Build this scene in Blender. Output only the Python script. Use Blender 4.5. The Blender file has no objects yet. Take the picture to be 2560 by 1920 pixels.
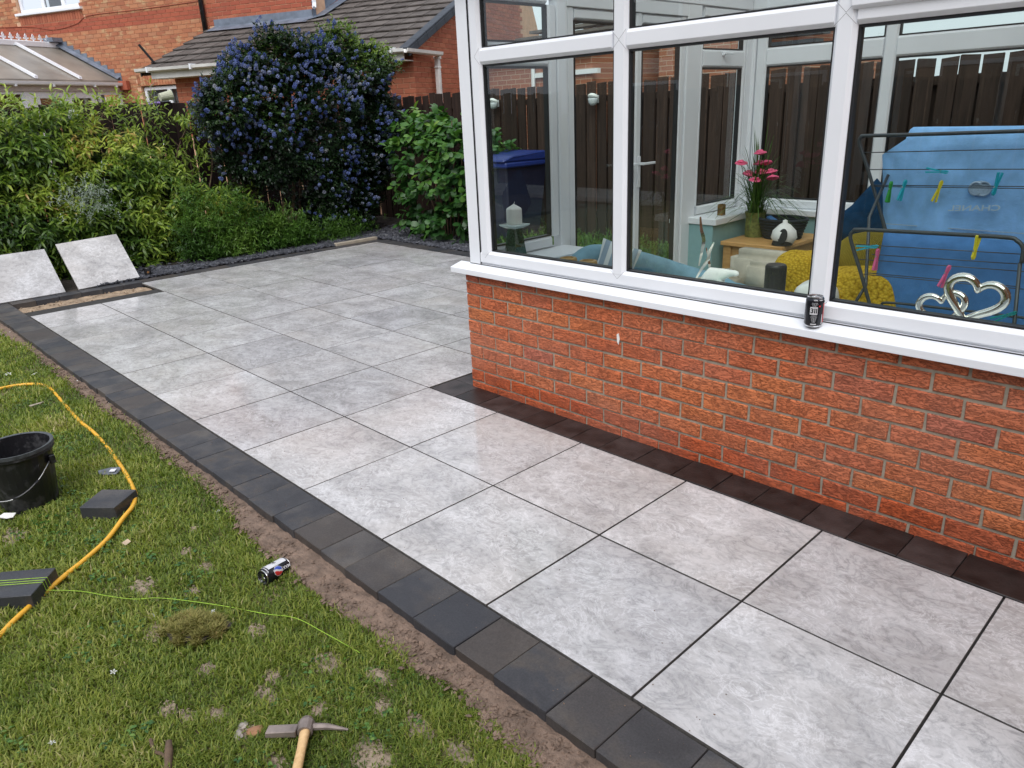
import bpy, bmesh, math, random
import numpy as np
from mathutils import Vector, Matrix, noise
R=math.radians
rnd=random.Random(7); rng=np.random.default_rng(11)
C=bpy.context.scene.collection
sc=bpy.context.scene
# ---------------- camera, world, sun, exposure ----------------
CAM=Vector((0.3897,-1.3339,1.5472))
cd=bpy.data.cameras.new('camera'); cam=bpy.data.objects.new('camera',cd); C.objects.link(cam)
F=Vector((-0.6842915,0.64205703,-0.34569916)); RT=Vector((0.6947238,0.71807844,-0.04149932)); UP=Vector((-0.22159418,0.26856307,0.93742728))
cam.matrix_world=Matrix(((RT.x,UP.x,-F.x,CAM.x),(RT.y,UP.y,-F.y,CAM.y),(RT.z,UP.z,-F.z,CAM.z),(0,0,0,1)))
cd.sensor_width=36; cd.lens=36*1861.8/2560; cd.clip_start=.05; cd.clip_end=400
sc.camera=cam
SUN_EL,SUN_AZ=50,146      # azimuth: where the light comes from, clockwise from +Y
w=bpy.data.worlds.new('World'); sc.world=w; w.use_nodes=True
wn=w.node_tree.nodes; wl=w.node_tree.links; wn.clear()
sky=wn.new('ShaderNodeTexSky'); sky.sky_type='NISHITA'; sky.sun_disc=False
sky.sun_elevation=R(SUN_EL); sky.sun_rotation=R(SUN_AZ); sky.air_density=1.0; sky.dust_density=6.0; sky.ozone_density=1.0
hs=wn.new('ShaderNodeHueSaturation'); hs.inputs['Saturation'].default_value=.5
bg=wn.new('ShaderNodeBackground'); bg.inputs[1].default_value=.11; wo=wn.new('ShaderNodeOutputWorld')
wl.new(sky.outputs[0],hs.inputs['Color']); cm=wn.new('ShaderNodeMix'); cm.data_type='RGBA'; cm.inputs[0].default_value=.72; cm.inputs[7].default_value=(5.55,5.95,6.7,1)   # even overcast cloud over the clear-sky model
wl.new(hs.outputs[0],cm.inputs[6]); wl.new(cm.outputs[2],bg.inputs[0]); wl.new(bg.outputs[0],wo.inputs[0])
sl=bpy.data.lights.new('sun','SUN'); sl.energy=1.15; sl.angle=R(45); sl.color=(.985,.985,1)
so=bpy.data.objects.new('sun',sl); C.objects.link(so)
az=R(SUN_AZ); el=R(SUN_EL)
sd=Vector((math.sin(az)*math.cos(el),math.cos(az)*math.cos(el),math.sin(el)))
so.rotation_euler=sd.to_track_quat('Z','Y').to_euler()
vs=sc.view_settings; vs.view_transform='Standard'; vs.look='None'; vs.exposure=0.74; vs.gamma=1; vs.use_curve_mapping=False

# ---------------- helpers ----------------
W={}
def put(o,parent=None,loc=(0,0,0),rot=None):
    loc=Vector(loc); C.objects.link(o)
    if parent is not None:
        o.parent=parent; o.location=loc-W[parent]
    else: o.location=loc
    if rot is not None: o.rotation_euler=rot
    W[o]=loc
    return o
def tag(o,label=None,cat=None,group=None,kind=None):
    if label: o['label']=label
    if cat: o['category']=cat
    if group: o['group']=group
    if kind: o['kind']=kind
    return o
def thing(name,label,cat,loc=(0,0,0),group=None,kind=None):
    o=bpy.data.objects.new(name,None); o.empty_display_size=.05; put(o,None,loc); return tag(o,label,cat,group,kind)
class MB:
    def __init__(s): s.v=[]; s.f=[]
    def add(s,v,f):
        n=len(s.v); s.v+= [tuple(p) for p in v]; s.f+=[tuple(i+n for i in q) for q in f]; return s
    def box(s,a,b,M=None):
        x0,y0,z0=a; x1,y1,z1=b
        v=[Vector(p) for p in ((x0,y0,z0),(x1,y0,z0),(x1,y1,z0),(x0,y1,z0),(x0,y0,z1),(x1,y0,z1),(x1,y1,z1),(x0,y1,z1))]
        if M is not None: v=[M@p for p in v]
        return s.add(v,[(0,3,2,1),(4,5,6,7),(0,1,5,4),(1,2,6,5),(2,3,7,6),(3,0,4,7)])
    def tube(s,pts,r,n=8,cap=True,flat=1.0):
        pts=[Vector(p) for p in pts]; m=len(pts); rs=r if isinstance(r,(list,tuple)) else [r]*m
        t0=(pts[1]-pts[0]).normalized(); a=t0.orthogonal().normalized(); V=[];Fc=[]
        for i,p in enumerate(pts):
            t=(pts[min(i+1,m-1)]-pts[max(i-1,0)]).normalized()
            a=(a-t*a.dot(t)).normalized(); b=t.cross(a)
            for k in range(n):
                an=2*math.pi*k/n; V.append(p+a*(math.cos(an)*rs[i])+b*(math.sin(an)*rs[i]*flat))
        for i in range(m-1):
            for k in range(n): Fc.append((i*n+k,i*n+(k+1)%n,(i+1)*n+(k+1)%n,(i+1)*n+k))
        if cap: Fc.append(tuple(range(n))[::-1]); Fc.append(tuple((m-1)*n+k for k in range(n)))
        return s.add(V,Fc)
    def lathe(s,prof,n=20,c=(0,0,0),M=None,cap=True):
        V=[];Fc=[]; c=Vector(c)
        for (r,z) in prof:
            for k in range(n):
                a=2*math.pi*k/n; p=Vector((r*math.cos(a),r*math.sin(a),z))
                V.append((M@p if M else p)+c)
        for i in range(len(prof)-1):
            for k in range(n): Fc.append((i*n+k,i*n+(k+1)%n,(i+1)*n+(k+1)%n,(i+1)*n+k))
        if cap and prof[0][0]>1e-4: Fc.append(tuple(range(n))[::-1])
        if cap and prof[-1][0]>1e-4: Fc.append(tuple((len(prof)-1)*n+k for k in range(n)))
        return s.add(V,Fc)
    def prism(s,poly,dvec):
        n=len(poly); d=Vector(dvec); p=[Vector(q) for q in poly]
        return s.add(p+[q+d for q in p],[tuple(range(n))[::-1],tuple(range(n,2*n))]+[(i,(i+1)%n,(i+1)%n+n,i+n) for i in range(n)])
    def mesh(s,name,mt=None,smooth=False,bevel=0,seg=1,off=None):
        me=bpy.data.meshes.new(name)
        v=s.v if off is None else [(p[0]-off[0],p[1]-off[1],p[2]-off[2]) for p in s.v]
        me.from_pydata(v,[],s.f)
        bm=bmesh.new(); bm.from_mesh(me)
        bmesh.ops.recalc_face_normals(bm,faces=bm.faces)
        if bevel: bmesh.ops.bevel(bm,geom=[e for e in bm.edges if len(e.link_faces)==2 and e.calc_face_angle(0)>.5],offset=bevel,segments=seg,affect='EDGES',clamp_overlap=True)
        bm.to_mesh(me); bm.free()
        if smooth: me.polygons.foreach_set('use_smooth',[True]*len(me.polygons))
        if mt: me.materials.append(mt)
        return me
    def part(s,name,mt,parent=None,**k):
        """vertices are in world coordinates; origin at the parent's"""
        o=bpy.data.objects.new(name,None) if False else None
        org=W[parent] if parent is not None else None
        me=s.mesh(name,mt,off=org,**k)
        ob=bpy.data.objects.new(name,me)
        return put(ob,parent,org if org is not None else (0,0,0))
    def top(s,name,mt,label,cat,loc,group=None,kind=None,**k):
        me=s.mesh(name,mt,off=loc,**k); ob=bpy.data.objects.new(name,me); put(ob,None,loc); return tag(ob,label,cat,group,kind)
def inst(name,me,parent,loc,rot=(0,0,0),scale=None):
    o=bpy.data.objects.new(name,me); put(o,parent,loc,rot)
    if scale is not None: o.scale=scale
    return o
def copy_tree(o,loc,rz=None,rot=None,label=None):
    r=o.copy(); C.objects.link(r); r.location=loc; W[r]=Vector(loc)
    if rz is not None: r.rotation_euler=(0,0,rz)
    if rot is not None: r.rotation_euler=rot
    if label: r['label']=label
    for ch in list(o.children):
        c=ch.copy(); C.objects.link(c); c.parent=r
        for g in ch.children:
            d=g.copy(); C.objects.link(d); d.parent=c
    return r
def spline(pts,n=8):
    P=[Vector(p) for p in pts]; P=[P[0]*2-P[1]]+P+[P[-1]*2-P[-2]]; out=[]
    for i in range(1,len(P)-2):
        for k in range(n):
            t=k/n; a,b,c,d=P[i-1:i+3]
            out.append(.5*((2*b)+(c-a)*t+(2*a-5*b+4*c-d)*t*t+(3*b-a-3*c+d)*t**3))
    out.append(P[-2]); return out
def nz(x,y,s=1.0,o=0.0): return noise.noise(Vector((x*s+o,y*s-o,o*.7)))

# ---------------- materials ----------------
class NT:
    def __init__(s,name):
        s.m=bpy.data.materials.new(name); s.m.use_nodes=True; s.n=s.m.node_tree.nodes; s.l=s.m.node_tree.links
        s.b=s.n['Principled BSDF']; s.o=s.n['Material Output']
    def N(s,t,**k):
        n=s.n.new('ShaderNode'+t)
        for a,b in k.items():
            if a in n.inputs: s.set(n.inputs[a],b)
            else: setattr(n,a,b)
        return n
    def set(s,inp,v):
        if isinstance(v,bpy.types.NodeSocket): s.l.new(v,inp)
        elif isinstance(v,bpy.types.Node): s.l.new(v.outputs[0],inp)
        else: inp.default_value=v
    def math(s,op,a,b=0.5,clamp=False):
        n=s.N('Math',operation=op); n.use_clamp=clamp; s.set(n.inputs[0],a); s.set(n.inputs[1],b); return n.outputs[0]
    def mix(s,f,a,b,mode='MIX'):
        n=s.N('Mix',data_type='RGBA',blend_type=mode); s.set(n.inputs[0],f); s.set(n.inputs[6],a if not isinstance(a,tuple) else (*a[:3],1)); s.set(n.inputs[7],b if not isinstance(b,tuple) else (*b[:3],1)); return n.outputs[2]
    def ramp(s,f,stops,interp='LINEAR'):
        n=s.N('ValToRGB'); cr=n.color_ramp; cr.interpolation=interp
        while len(cr.elements)<len(stops): cr.elements.new(.5)
        for e,(p,c) in zip(cr.elements,stops): e.position=p; e.color=(*c,1) if isinstance(c,tuple) else (c,c,c,1)
        s.set(n.inputs[0],f); return n.outputs[0]
    def coords(s,kind='Object',scale=(1,1,1),rand=False):
        tc=s.N('TexCoord'); m=s.N('Mapping'); s.l.new(tc.outputs[kind],m.inputs[0]); m.inputs['Scale'].default_value=scale
        if rand:
            oi=s.N('ObjectInfo'); c=s.N('CombineXYZ'); 
            for i,q in enumerate((91.7,53.3,37.9)): s.l.new(s.math('MULTIPLY',oi.outputs['Random'],q),c.inputs[i])
            s.l.new(c.outputs[0],m.inputs['Location'])
        return m.outputs[0]
    def noise(s,v,scale,detail=4,rough=.55,dist=0):
        n=s.N('TexNoise'); s.l.new(v,n.inputs['Vector']); n.inputs['Scale'].default_value=scale; n.inputs['Detail'].default_value=detail; n.inputs['Roughness'].default_value=rough; n.inputs['Distortion'].default_value=dist; return n.outputs[0]
    def bump(s,h,strength=.4,dist=.01,nrm=None):
        n=s.N('Bump'); n.inputs['Strength'].default_value=strength; n.inputs['Distance'].default_value=dist; s.set(n.inputs['Height'],h)
        if nrm is not None: s.l.new(nrm,n.inputs['Normal'])
        s.l.new(n.outputs[0],s.b.inputs['Normal']); return n.outputs[0]
    def fin(s,color=None,rough=None,metal=0,spec=None,coat=0):
        if color is not None: s.set(s.b.inputs['Base Color'],(*color,1) if isinstance(color,tuple) and len(color)==3 else color)
        if rough is not None: s.set(s.b.inputs['Roughness'],rough)
        s.b.inputs['Metallic'].default_value=metal
        if spec is not None: s.b.inputs['Specular IOR Level'].default_value=spec
        if coat: s.b.inputs['Coat Weight'].default_value=coat
        return s.m
def simple(name,col,rough=.5,metal=0,var=.12,scale=30,bump=0,bs=60,spec=None,bd=.002,coat=0,rand=0):
    t=NT(name); v=t.coords(rand=rand>0)
    n=t.noise(v,scale,5)
    dark=tuple(c*(1-var) for c in col); lite=tuple(min(1,c*(1+var)) for c in col)
    c=t.ramp(n,[(.3,dark),(.7,lite)])
    if rand:
        oi=t.N('ObjectInfo'); c=t.mix(1.0,c,t.ramp(oi.outputs['Random'],[(0,1-rand),(1,1.0)]),'MULTIPLY')
    if bump: t.bump(t.noise(v,bs,4),bump,bd)
    return t.fin(c,rough,metal,spec,coat)
def island_rand(t):
    oi=t.N('ObjectInfo'); g=t.N('NewGeometry')
    return t.math('FRACT',t.math('ADD',oi.outputs['Random'],g.outputs['Random Per Island']))
M={}
def m_porcelain():
    t=NT('porcelain'); v=t.coords(scale=(1,1.3,1),rand=True)
    n1=t.noise(v,2.6,7,.62,1.1); n2=t.noise(v,5.5,9,.68,1.4); n3=t.noise(v,26,8,.7,.9)
    base=t.ramp(n1,[(.26,(.35,.338,.33)),(.42,(.435,.423,.417)),(.55,(.50,.49,.487)),(.67,(.585,.577,.577)),(.82,(.64,.632,.632))])
    vein=t.math('ABSOLUTE',t.math('SUBTRACT',n2,.5)); vm=t.ramp(vein,[(0,1.0),(.018,.55),(.06,0.0)])
    patch=t.ramp(t.noise(v,3.3,3),[(.42,0.0),(.6,1.0)])
    c=t.mix(t.math('MULTIPLY',t.math('MULTIPLY',vm,patch),.55),base,(.24,.24,.245))
    wv=t.ramp(t.math('ABSOLUTE',t.math('SUBTRACT',t.noise(v,7.5,8,.7,2.2),.5)),[(0,1.0),(.02,.3),(.05,0.0)])
    c=t.mix(t.math('MULTIPLY',t.math('MULTIPLY',wv,t.math('SUBTRACT',1.0,patch)),.5),c,(.85,.85,.87))
    sp=t.ramp(n3,[(.36,(.62,.62,.62)),(.5,(1,1,1)),(.66,(1.1,1.1,1.1))]); c=t.mix(.6,c,sp,'MULTIPLY')
    warm=t.ramp(t.noise(v,1.3,4),[(.5,0.0),(.75,.35)]); c=t.mix(warm,c,(.52,.47,.42))
    oi=t.N('ObjectInfo'); c=t.mix(1.0,c,t.ramp(oi.outputs['Random'],[(0,(.90,.90,.91)),(.5,(1,.99,.98)),(1,(1.05,1.05,1.05))]),'MULTIPLY')
    t.bump(n3,.05,.001)
    return t.fin(c,t.ramp(n2,[(.3,.09),(.7,.16)]),0,.5)
M['slab']=m_porcelain()
def m_block():
    t=NT('charcoal_concrete'); v=t.coords(rand=True); oi=t.N('ObjectInfo')
    n=t.noise(v,7,6,.6,.4); f=t.noise(v,160,3,.7)
    a=t.ramp(n,[(.32,(.030,.031,.036)),(.5,(.047,.047,.052)),(.68,(.080,.068,.058))])
    a=t.mix(t.ramp(oi.outputs['Random'],[(0,.85),(.35,0.0),(.6,0.0),(1,.85)]),a,t.ramp(oi.outputs['Random'],[(.4,(.036,.038,.045)),(.6,(.066,.055,.048))]))
    a=t.mix(t.ramp(t.noise(v,2.2,6,.7),[(.5,0.0),(.72,.5)]),a,(.15,.135,.12))
    a=t.mix(.5,a,t.ramp(f,[(.3,.5),(.75,1.6)]),'MULTIPLY')
    t.bump(f,.5,.0015)
    return t.fin(a,t.ramp(t.noise(v,3,3),[(.35,.42),(.65,.72)]),0,.45)
M['block']=m_block()
M['block_wet']=simple('damp_brown_block',(.040,.032,.031),.42,var=.6,scale=11,bump=.8,bs=120,rand=.5)
M['dry_turf']=None
def m_brick(name,stops,ridge=True,buff=0,bumps=.8,purple=.4,bscale=1.0):
    t=NT(name); v=t.coords(rand=True); r=island_rand(t)
    c=t.ramp(r,stops)
    n=t.noise(v,9,5,.6); c=t.mix(t.ramp(n,[(.52,0.0),(.7,purple)]),c,(.16,.05,.035))
    f=t.noise(v,120,4,.7); c=t.mix(.3,c,t.ramp(f,[(.3,.72),(.7,1.18)]),'MULTIPLY')
    if buff:
        g=t.N('NewGeometry'); p2=t.N('Mapping'); t.l.new(g.outputs['Position'],p2.inputs[0]); p2.inputs['Scale'].default_value=(4.5,4.5,13)
        n2=t.noise(p2.outputs[0],1.0,2); c=t.mix(t.ramp(n2,[(.56,0.0),(.66,buff)]),c,(.50,.33,.18))
    if ridge:
        tc=t.N('TexCoord'); 
        def rid(sx,sz,dist,rough=.6):
            m=t.N('Mapping'); t.l.new(v,m.inputs[0]); m.inputs['Scale'].default_value=(sx,sx,sz); 
            return t.math('ABSOLUTE',t.math('SUBTRACT',t.noise(m.outputs[0],1,5,rough,dist),.5))
        a=rid(32*bscale,105*bscale,.7); k=t.ramp(a,[(0,0.0),(.035,.75),(.1,1.0)])
        c=t.mix(t.ramp(a,[(0,.80),(.020,.35),(.040,0.0)]),c,(.17,.04,.018))
        g=t.N('NewGeometry'); q=t.N('Mapping'); t.l.new(g.outputs['Position'],q.inputs[0]); q.inputs['Scale'].default_value=(1.1,1.1,1.8); c=t.mix(t.ramp(t.noise(q.outputs[0],1.3,5),[(.42,0.0),(.72,.40)]),c,(.58,.27,.19))
        h=t.math('ADD',k,t.math('MULTIPLY',f,.5)); t.bump(h,bumps*1.0,.006)
    else: t.bump(f,.3,.002)
    return t.fin(c,.85,0,.25)
M['brick']=m_brick('rustic_brick',[(0,(.58,.150,.066)),(.3,(.64,.175,.074)),(.6,(.67,.190,.078)),(.85,(.68,.215,.080)),(.93,(.60,.165,.085)),(1,(.50,.14,.090))])
M['brick_damp']=m_brick('damp_brick',[(0,(.50,.09,.030)),(.5,(.60,.12,.038)),(1,(.52,.12,.05))])
M['hbrick']=m_brick('buff_brick',[(0,(.36,.135,.075)),(.4,(.44,.175,.09)),(.8,(.48,.21,.11)),(1,(.40,.19,.11))],ridge=False,buff=.8,purple=.15)
M['rbrick']=m_brick('red_brick',[(0,(.33,.105,.062)),(.5,(.40,.13,.072)),(1,(.43,.15,.085))],ridge=False,purple=.25)
M['bandbrick']=m_brick('band_brick',[(0,(.33,.09,.055)),(1,(.42,.115,.065))],ridge=False,purple=.25)
M['mortar']=simple('mortar',(.33,.295,.23),.95,var=.22,scale=25,bump=.7,bs=150)
M['mortar_h']=simple('pink_mortar',(.62,.38,.24),.95,var=.15,scale=8)
M['upvc']=simple('white_upvc',(.795,.815,.85),.28,var=.035,scale=2.2,spec=.5)
M['upvc_in']=M['upvc']
M['dirty_white']=simple('weathered_white',(.72,.71,.68),.4,var=.18,scale=3.5)
M['rubber']=simple('black_gasket',(.012,.012,.014),.5,var=.1)
M['lead']=simple('lead_sheet',(.17,.20,.25),.5,metal=.2,var=.3,scale=6,bump=.5,bs=14,bd=.01)
M['tile']=None
def m_tile():
    t=NT('roof_tile'); v=t.coords(rand=True); oi=t.N('ObjectInfo')
    c=t.ramp(t.noise(v,6,6),[(.3,(.080,.068,.061)),(.7,(.145,.128,.116))])
    c=t.mix(1.0,c,t.ramp(oi.outputs['Random'],[(0,.75),(1,1.2)]),'MULTIPLY')
    li=t.ramp(t.noise(v,45,2),[(.70,0.0),(.74,.7)]); c=t.mix(li,c,(.42,.42,.38))
    t.bump(t.noise(v,70,4),.5,.004); return t.fin(c,.85,0,.3)
M['tile']=m_tile()
M['verge']=simple('verge_cap',(.035,.045,.058),.55,var=.2,scale=5)
def m_wood(name,a,b,s=(18,18,1.2),rough=.8,sp=.3):
    t=NT(name); v=t.coords(scale=s,rand=True); oi=t.N('ObjectInfo')
    n=t.noise(v,2.2,6,.6,.3); c=t.ramp(n,[(.3,a),(.7,b)]); c=t.mix(1.0,c,t.ramp(oi.outputs['Random'],[(0,.7),(1,1.25)]),'MULTIPLY')
    t.bump(n,.4,.003); return t.fin(c,rough,0,sp)
M['fence']=m_wood('stained_fence',(.014,.0075,.008),(.032,.017,.016))
M['fence2']=m_wood('weathered_fence',(.019,.011,.0085),(.052,.030,.022))
M['oak']=m_wood('oak',(.40,.21,.075),(.56,.33,.13),(4,30,30),.4)
M['handlewood']=m_wood('ash_handle',(.52,.33,.15),(.70,.48,.25),(30,30,2),.6)
M['batten']=simple('pale_batten',(.36,.31,.24),.8,scale=12)
M['soil']=simple('sandy_soil',(.19,.132,.098),.95,var=.35,scale=22,bump=1,bs=60,bd=.01)
M['sand']=simple('building_sand',(.34,.25,.17),.95,var=.35,scale=14,bump=1,bs=40,bd=.015)
M['bedsoil']=simple('bed_soil',(.045,.036,.030),.95,var=.4,scale=14,bump=1,bs=30,bd=.02)
M['slate']=simple('slate_chip',(.085,.088,.105),.5,var=.45,scale=9,rand=.3)
def m_turf():
    t=NT('lawn_earth'); v=t.coords(scale=(1,1,1)); 
    c=t.ramp(t.noise(v,6,5),[(.35,(.09,.10,.035)),(.6,(.14,.125,.06)),(.75,(.19,.15,.10))]); t.bump(t.noise(v,40,4),.9,.02); return t.fin(c,.95,0,.1)
M['turf']=m_turf()
M['earth']=simple('bare_earth',(.30,.235,.17),.95,var=.35,scale=18,bump=1,bs=50,bd=.012)
def m_leaf(name,stops,rough=.45,tr=.25,spec=.4):
    t=NT(name); a=t.N('Attribute',attribute_name='tint'); oi=t.N('ObjectInfo')
    r=t.math('FRACT',t.math('ADD',a.outputs['Fac'],t.math('MULTIPLY',oi.outputs['Random'],0.999)))
    c=t.ramp(a.outputs['Fac'] if True else r,stops)
    t.fin(c,rough,0,spec)
    tl=t.N('BsdfTranslucent'); t.l.new(t.mix(1.0,c,(1.5,1.7,.7),'MULTIPLY'),tl.inputs[0]); ms=t.N('MixShader'); ms.inputs[0].default_value=tr
    t.l.new(t.b.outputs[0],ms.inputs[1]); t.l.new(tl.outputs[0],ms.inputs[2]); t.l.new(ms.outputs[0],t.o.inputs[0]); return t.m
M['grass']=m_leaf('grass_blades',[(0,(.075,.12,.024)),(.35,(.165,.225,.038)),(.7,(.29,.32,.062)),(.88,(.38,.37,.12)),(1,(.48,.41,.22))],.5,.3,.3)
M['hedge']=m_leaf('hedge_leaves',[(0,(.028,.064,.011)),(.3,(.09,.165,.024)),(.65,(.24,.33,.048)),(.95,(.41,.46,.085)),(1,(.40,.27,.08))],.38,.25)
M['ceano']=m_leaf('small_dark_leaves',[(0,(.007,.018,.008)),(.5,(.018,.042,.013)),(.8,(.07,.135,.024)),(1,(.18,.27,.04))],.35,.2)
M['broad']=m_leaf('broad_leaves',[(0,(.022,.070,.018)),(.5,(.045,.125,.026)),(.85,(.10,.21,.036)),(1,(.18,.29,.055))],.35,.22)
M['herb']=m_leaf('herb_leaves',[(0,(.028,.07,.012)),(.6,(.07,.155,.022)),(1,(.13,.22,.04))],.45,.25)
M['silver']=m_leaf('silver_leaves',[(0,(.20,.25,.20)),(1,(.38,.43,.38))],.7,.15)
M['blossom']=m_leaf('blue_blossom',[(0,(.06,.09,.27)),(.35,(.12,.165,.38)),(.75,(.23,.27,.44)),(1,(.40,.41,.45))],.8,.15,.2)
M['petal']=m_leaf('white_petal',[(0,(.62,.62,.60)),(1,(.80,.80,.80))],.6,.2)
M['bark']=simple('bark',(.13,.085,.055),.9,var=.35,scale=20,bump=.8,bs=50)
def m_glass(name,tint=(.90,.965,.925),mul=1.15):
    t=NT(name); t.n.remove(t.b)
    tr=t.N('BsdfTransparent'); tr.inputs[0].default_value=(*tint,1); gl=t.N('BsdfGlossy'); gl.inputs['Roughness'].default_value=.0; gl.inputs[0].default_value=(.95,.97,1,1)
    fr=t.N('Fresnel'); fr.inputs[0].default_value=1.5; ms=t.N('MixShader'); t.l.new(t.math('MULTIPLY',fr.outputs[0],mul,True),ms.inputs[0]); t.l.new(tr.outputs[0],ms.inputs[1]); t.l.new(gl.outputs[0],ms.inputs[2]); t.l.new(ms.outputs[0],t.o.inputs[0]); return t.m
M['glass']=m_glass('window_glass')
M['glass_dark']=m_glass('house_glass',(.8,.85,.85),2.5)
def m_poly():
    t=NT('opal_polycarbonate'); t.n.remove(t.b)
    tr=t.N('BsdfTransparent'); tr.inputs[0].default_value=(.95,.96,.95,1); d=t.N('BsdfTranslucent'); d.inputs[0].default_value=(.8,.82,.78,1); ms=t.N('MixShader'); ms.inputs[0].default_value=.28
    g=t.N('BsdfGlossy'); g.inputs['Roughness'].default_value=.25; m2=t.N('MixShader'); m2.inputs[0].default_value=.12
    t.l.new(tr.outputs[0],ms.inputs[1]); t.l.new(d.outputs[0],ms.inputs[2]); t.l.new(ms.outputs[0],m2.inputs[1]); t.l.new(g.outputs[0],m2.inputs[2]); t.l.new(m2.outputs[0],t.o.inputs[0]); return t.m
M['poly']=m_poly()
M['polyb']=simple('bronze_polycarbonate',(.25,.225,.19),.35,var=.25,scale=2)
t=NT('dusty_black_plastic'); v=t.coords(); d_=t.ramp(t.noise(v,9,8,.75),[(.5,0.0),(.68,.45)]); M['blackplastic']=t.fin(t.mix(d_,(.012,.012,.014),(.13,.13,.135)),t.ramp(d_,[(0,.3),(.4,.8)]))
M['chrome']=simple('polished_chrome',(.82,.80,.74),.08,metal=1,var=.03)
M['steel']=simple('galvanised_wire',(.5,.5,.5),.35,metal=1,var=.1)
M['rust']=simple('worn_steel',(.24,.20,.18),.6,metal=.3,var=.35,scale=20,bump=.5,bs=50)
M['hose']=simple('yellow_hose',(.80,.42,.035),.38,var=.06,scale=8)
M['ribbed']=simple('grey_metal_rack',(.075,.085,.095),.4,metal=.5,var=.1)
M['teal']=simple('teal_wall_paint',(.24,.42,.44),.8,var=.04)
M['floor']=simple('laminate_floor',(.35,.28,.20),.4,var=.15)
def m_fabric(name,col,s=300,b=.5,var=.12,ribs=None):
    t=NT(name); v=t.coords(); n=t.noise(v,14,4); c=t.ramp(n,[(.3,tuple(x*(1-var) for x in col)),(.7,tuple(min(1,x*(1+var)) for x in col))])
    if ribs:
        wv=t.N('TexWave'); t.l.new(v,wv.inputs[0]); wv.inputs['Scale'].default_value=ribs; wv.inputs['Distortion'].default_value=.5; t.bump(wv.outputs[1],.9,.01)
        c=t.mix(.6,c,t.ramp(wv.outputs[1],[(0,.6),(.5,1.1)]),'MULTIPLY')
    else: t.bump(t.noise(v,s,3),b,.002)
    return t.fin(c,.95,0,.15)
M['towel']=m_fabric('light_blue_terry',(.25,.49,.84),160,1,.14)
M['towel2']=m_fabric('mid_blue_terry',(.075,.21,.48),220,.9,.14)
M['denim']=m_fabric('pale_blue_chenille',(.20,.36,.46),120,.8)
M['cream']=m_fabric('cream_cotton',(.55,.50,.41))
M['navy']=m_fabric('blue_velvet',(.007,.036,.085),60,.6,.3)
M['knit']=m_fabric('mustard_knit',(.60,.40,.04),55,1,.25)
M['cord']=m_fabric('ochre_corduroy',(.40,.30,.04),ribs=34)
M['stripe']=None
t=NT('striped_cushion'); v=t.coords(); wv=t.N('TexWave'); t.l.new(v,wv.inputs[0]); wv.inputs['Scale'].default_value=6
M['stripe']=t.fin(t.ramp(wv.outputs[1],[(.35,(.62,.66,.68)),(.5,(.25,.33,.42))]),.9)
M['white']=simple('white_ceramic',(.78,.78,.75),.35,var=.03)
M['wax']=simple('white_wax',(.80,.80,.76),.5,var=.02)
M['basket']=simple('dark_basket_cord',(.012,.017,.028),.8,var=.4,scale=40,bump=1,bs=60)
M['black']=simple('black_fabric_grille',(.010,.010,.012),.6,var=.2)
M['wicker']=simple('turned_wood',(.48,.30,.11),.6,var=.3,scale=20)
M['binblue']=simple('blue_bin_plastic',(.014,.03,.17),.4,var=.15)
M['darkblue']=simple('dark_blue_body',(.012,.013,.035),.5,var=.2)
M['pink']=simple('pink_petals',(.75,.10,.22),.7,var=.2)
M['glassblue']=m_glass('clear_crystal',(.75,.9,.88),2.0)
for n_,c_ in dict(peg_green=(.03,.32,.04),peg_cyan=(.01,.38,.50),peg_yellow=(.75,.65,.03),peg_pink=(.70,.12,.28),peg_teal=(.01,.30,.30)).items(): M[n_]=simple(n_,c_,.4,var=.05)
M['string']=simple('lime_string',(.34,.55,.05),.7,var=.1)
M['orange']=simple('orange_wire',(.55,.17,.04),.6)
M['solarlight']=simple('silver_plastic',(.62,.66,.68),.3,var=.05)
M['panel']=simple('solar_cell',(.01,.02,.05),.15)
M['purple']=simple('purple_glass_bead',(.22,.12,.42),.3,var=.2)
M['terra']=simple('pale_clay_pot',(.45,.46,.34),.8,var=.12)
M['paper']=simple('white_label',(.78,.78,.80),.5,var=.03)
M['stone']=simple('flint_stone',(.38,.34,.30),.8,var=.3,scale=25,bump=.7,bs=40)
M['brownstone']=simple('brown_stone',(.33,.17,.09),.85,var=.3,scale=25,bump=.7,bs=40)
M['cardboard']=simple('tan_shard',(.48,.37,.26),.8,var=.2)
M['can']=simple('black_can',(.012,.013,.018),.25,metal=.3,var=.1)
M['alu']=simple('brushed_aluminium',(.75,.75,.76),.25,metal=1,var=.05)
M['ink_r']=simple('red_print',(.55,.03,.03),.35); M['ink_b']=simple('blue_print',(.015,.06,.42),.35); M['ink_w']=simple('silver_white_print',(.62,.62,.64),.35)
M['gold']=simple('copper_dot',(.45,.22,.08),.4,metal=.6)

def m_knit():
    t=NT('chunky_knit'); v=t.coords(); vo=t.N('TexVoronoi'); t.l.new(v,vo.inputs['Vector']); vo.inputs['Scale'].default_value=75
    c=t.ramp(vo.outputs['Distance'],[(0,(.70,.47,.05)),(.6,(.50,.31,.025)),(1,(.25,.14,.01))]); t.bump(t.math('SUBTRACT',1.0,vo.outputs['Distance']),.9,.006); return t.fin(c,.95,0,.1)
M['knit']=m_knit()

M['dry_turf']=m_leaf('dry_turf_blades',[(0,(.14,.15,.04)),(.5,(.27,.25,.08)),(.85,(.38,.33,.13)),(1,(.30,.19,.09))],.6,.25,.2)

M['slab_edge']=simple('sanded_joint_edge',(.10,.092,.085),.9,var=.4,scale=60)

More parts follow.
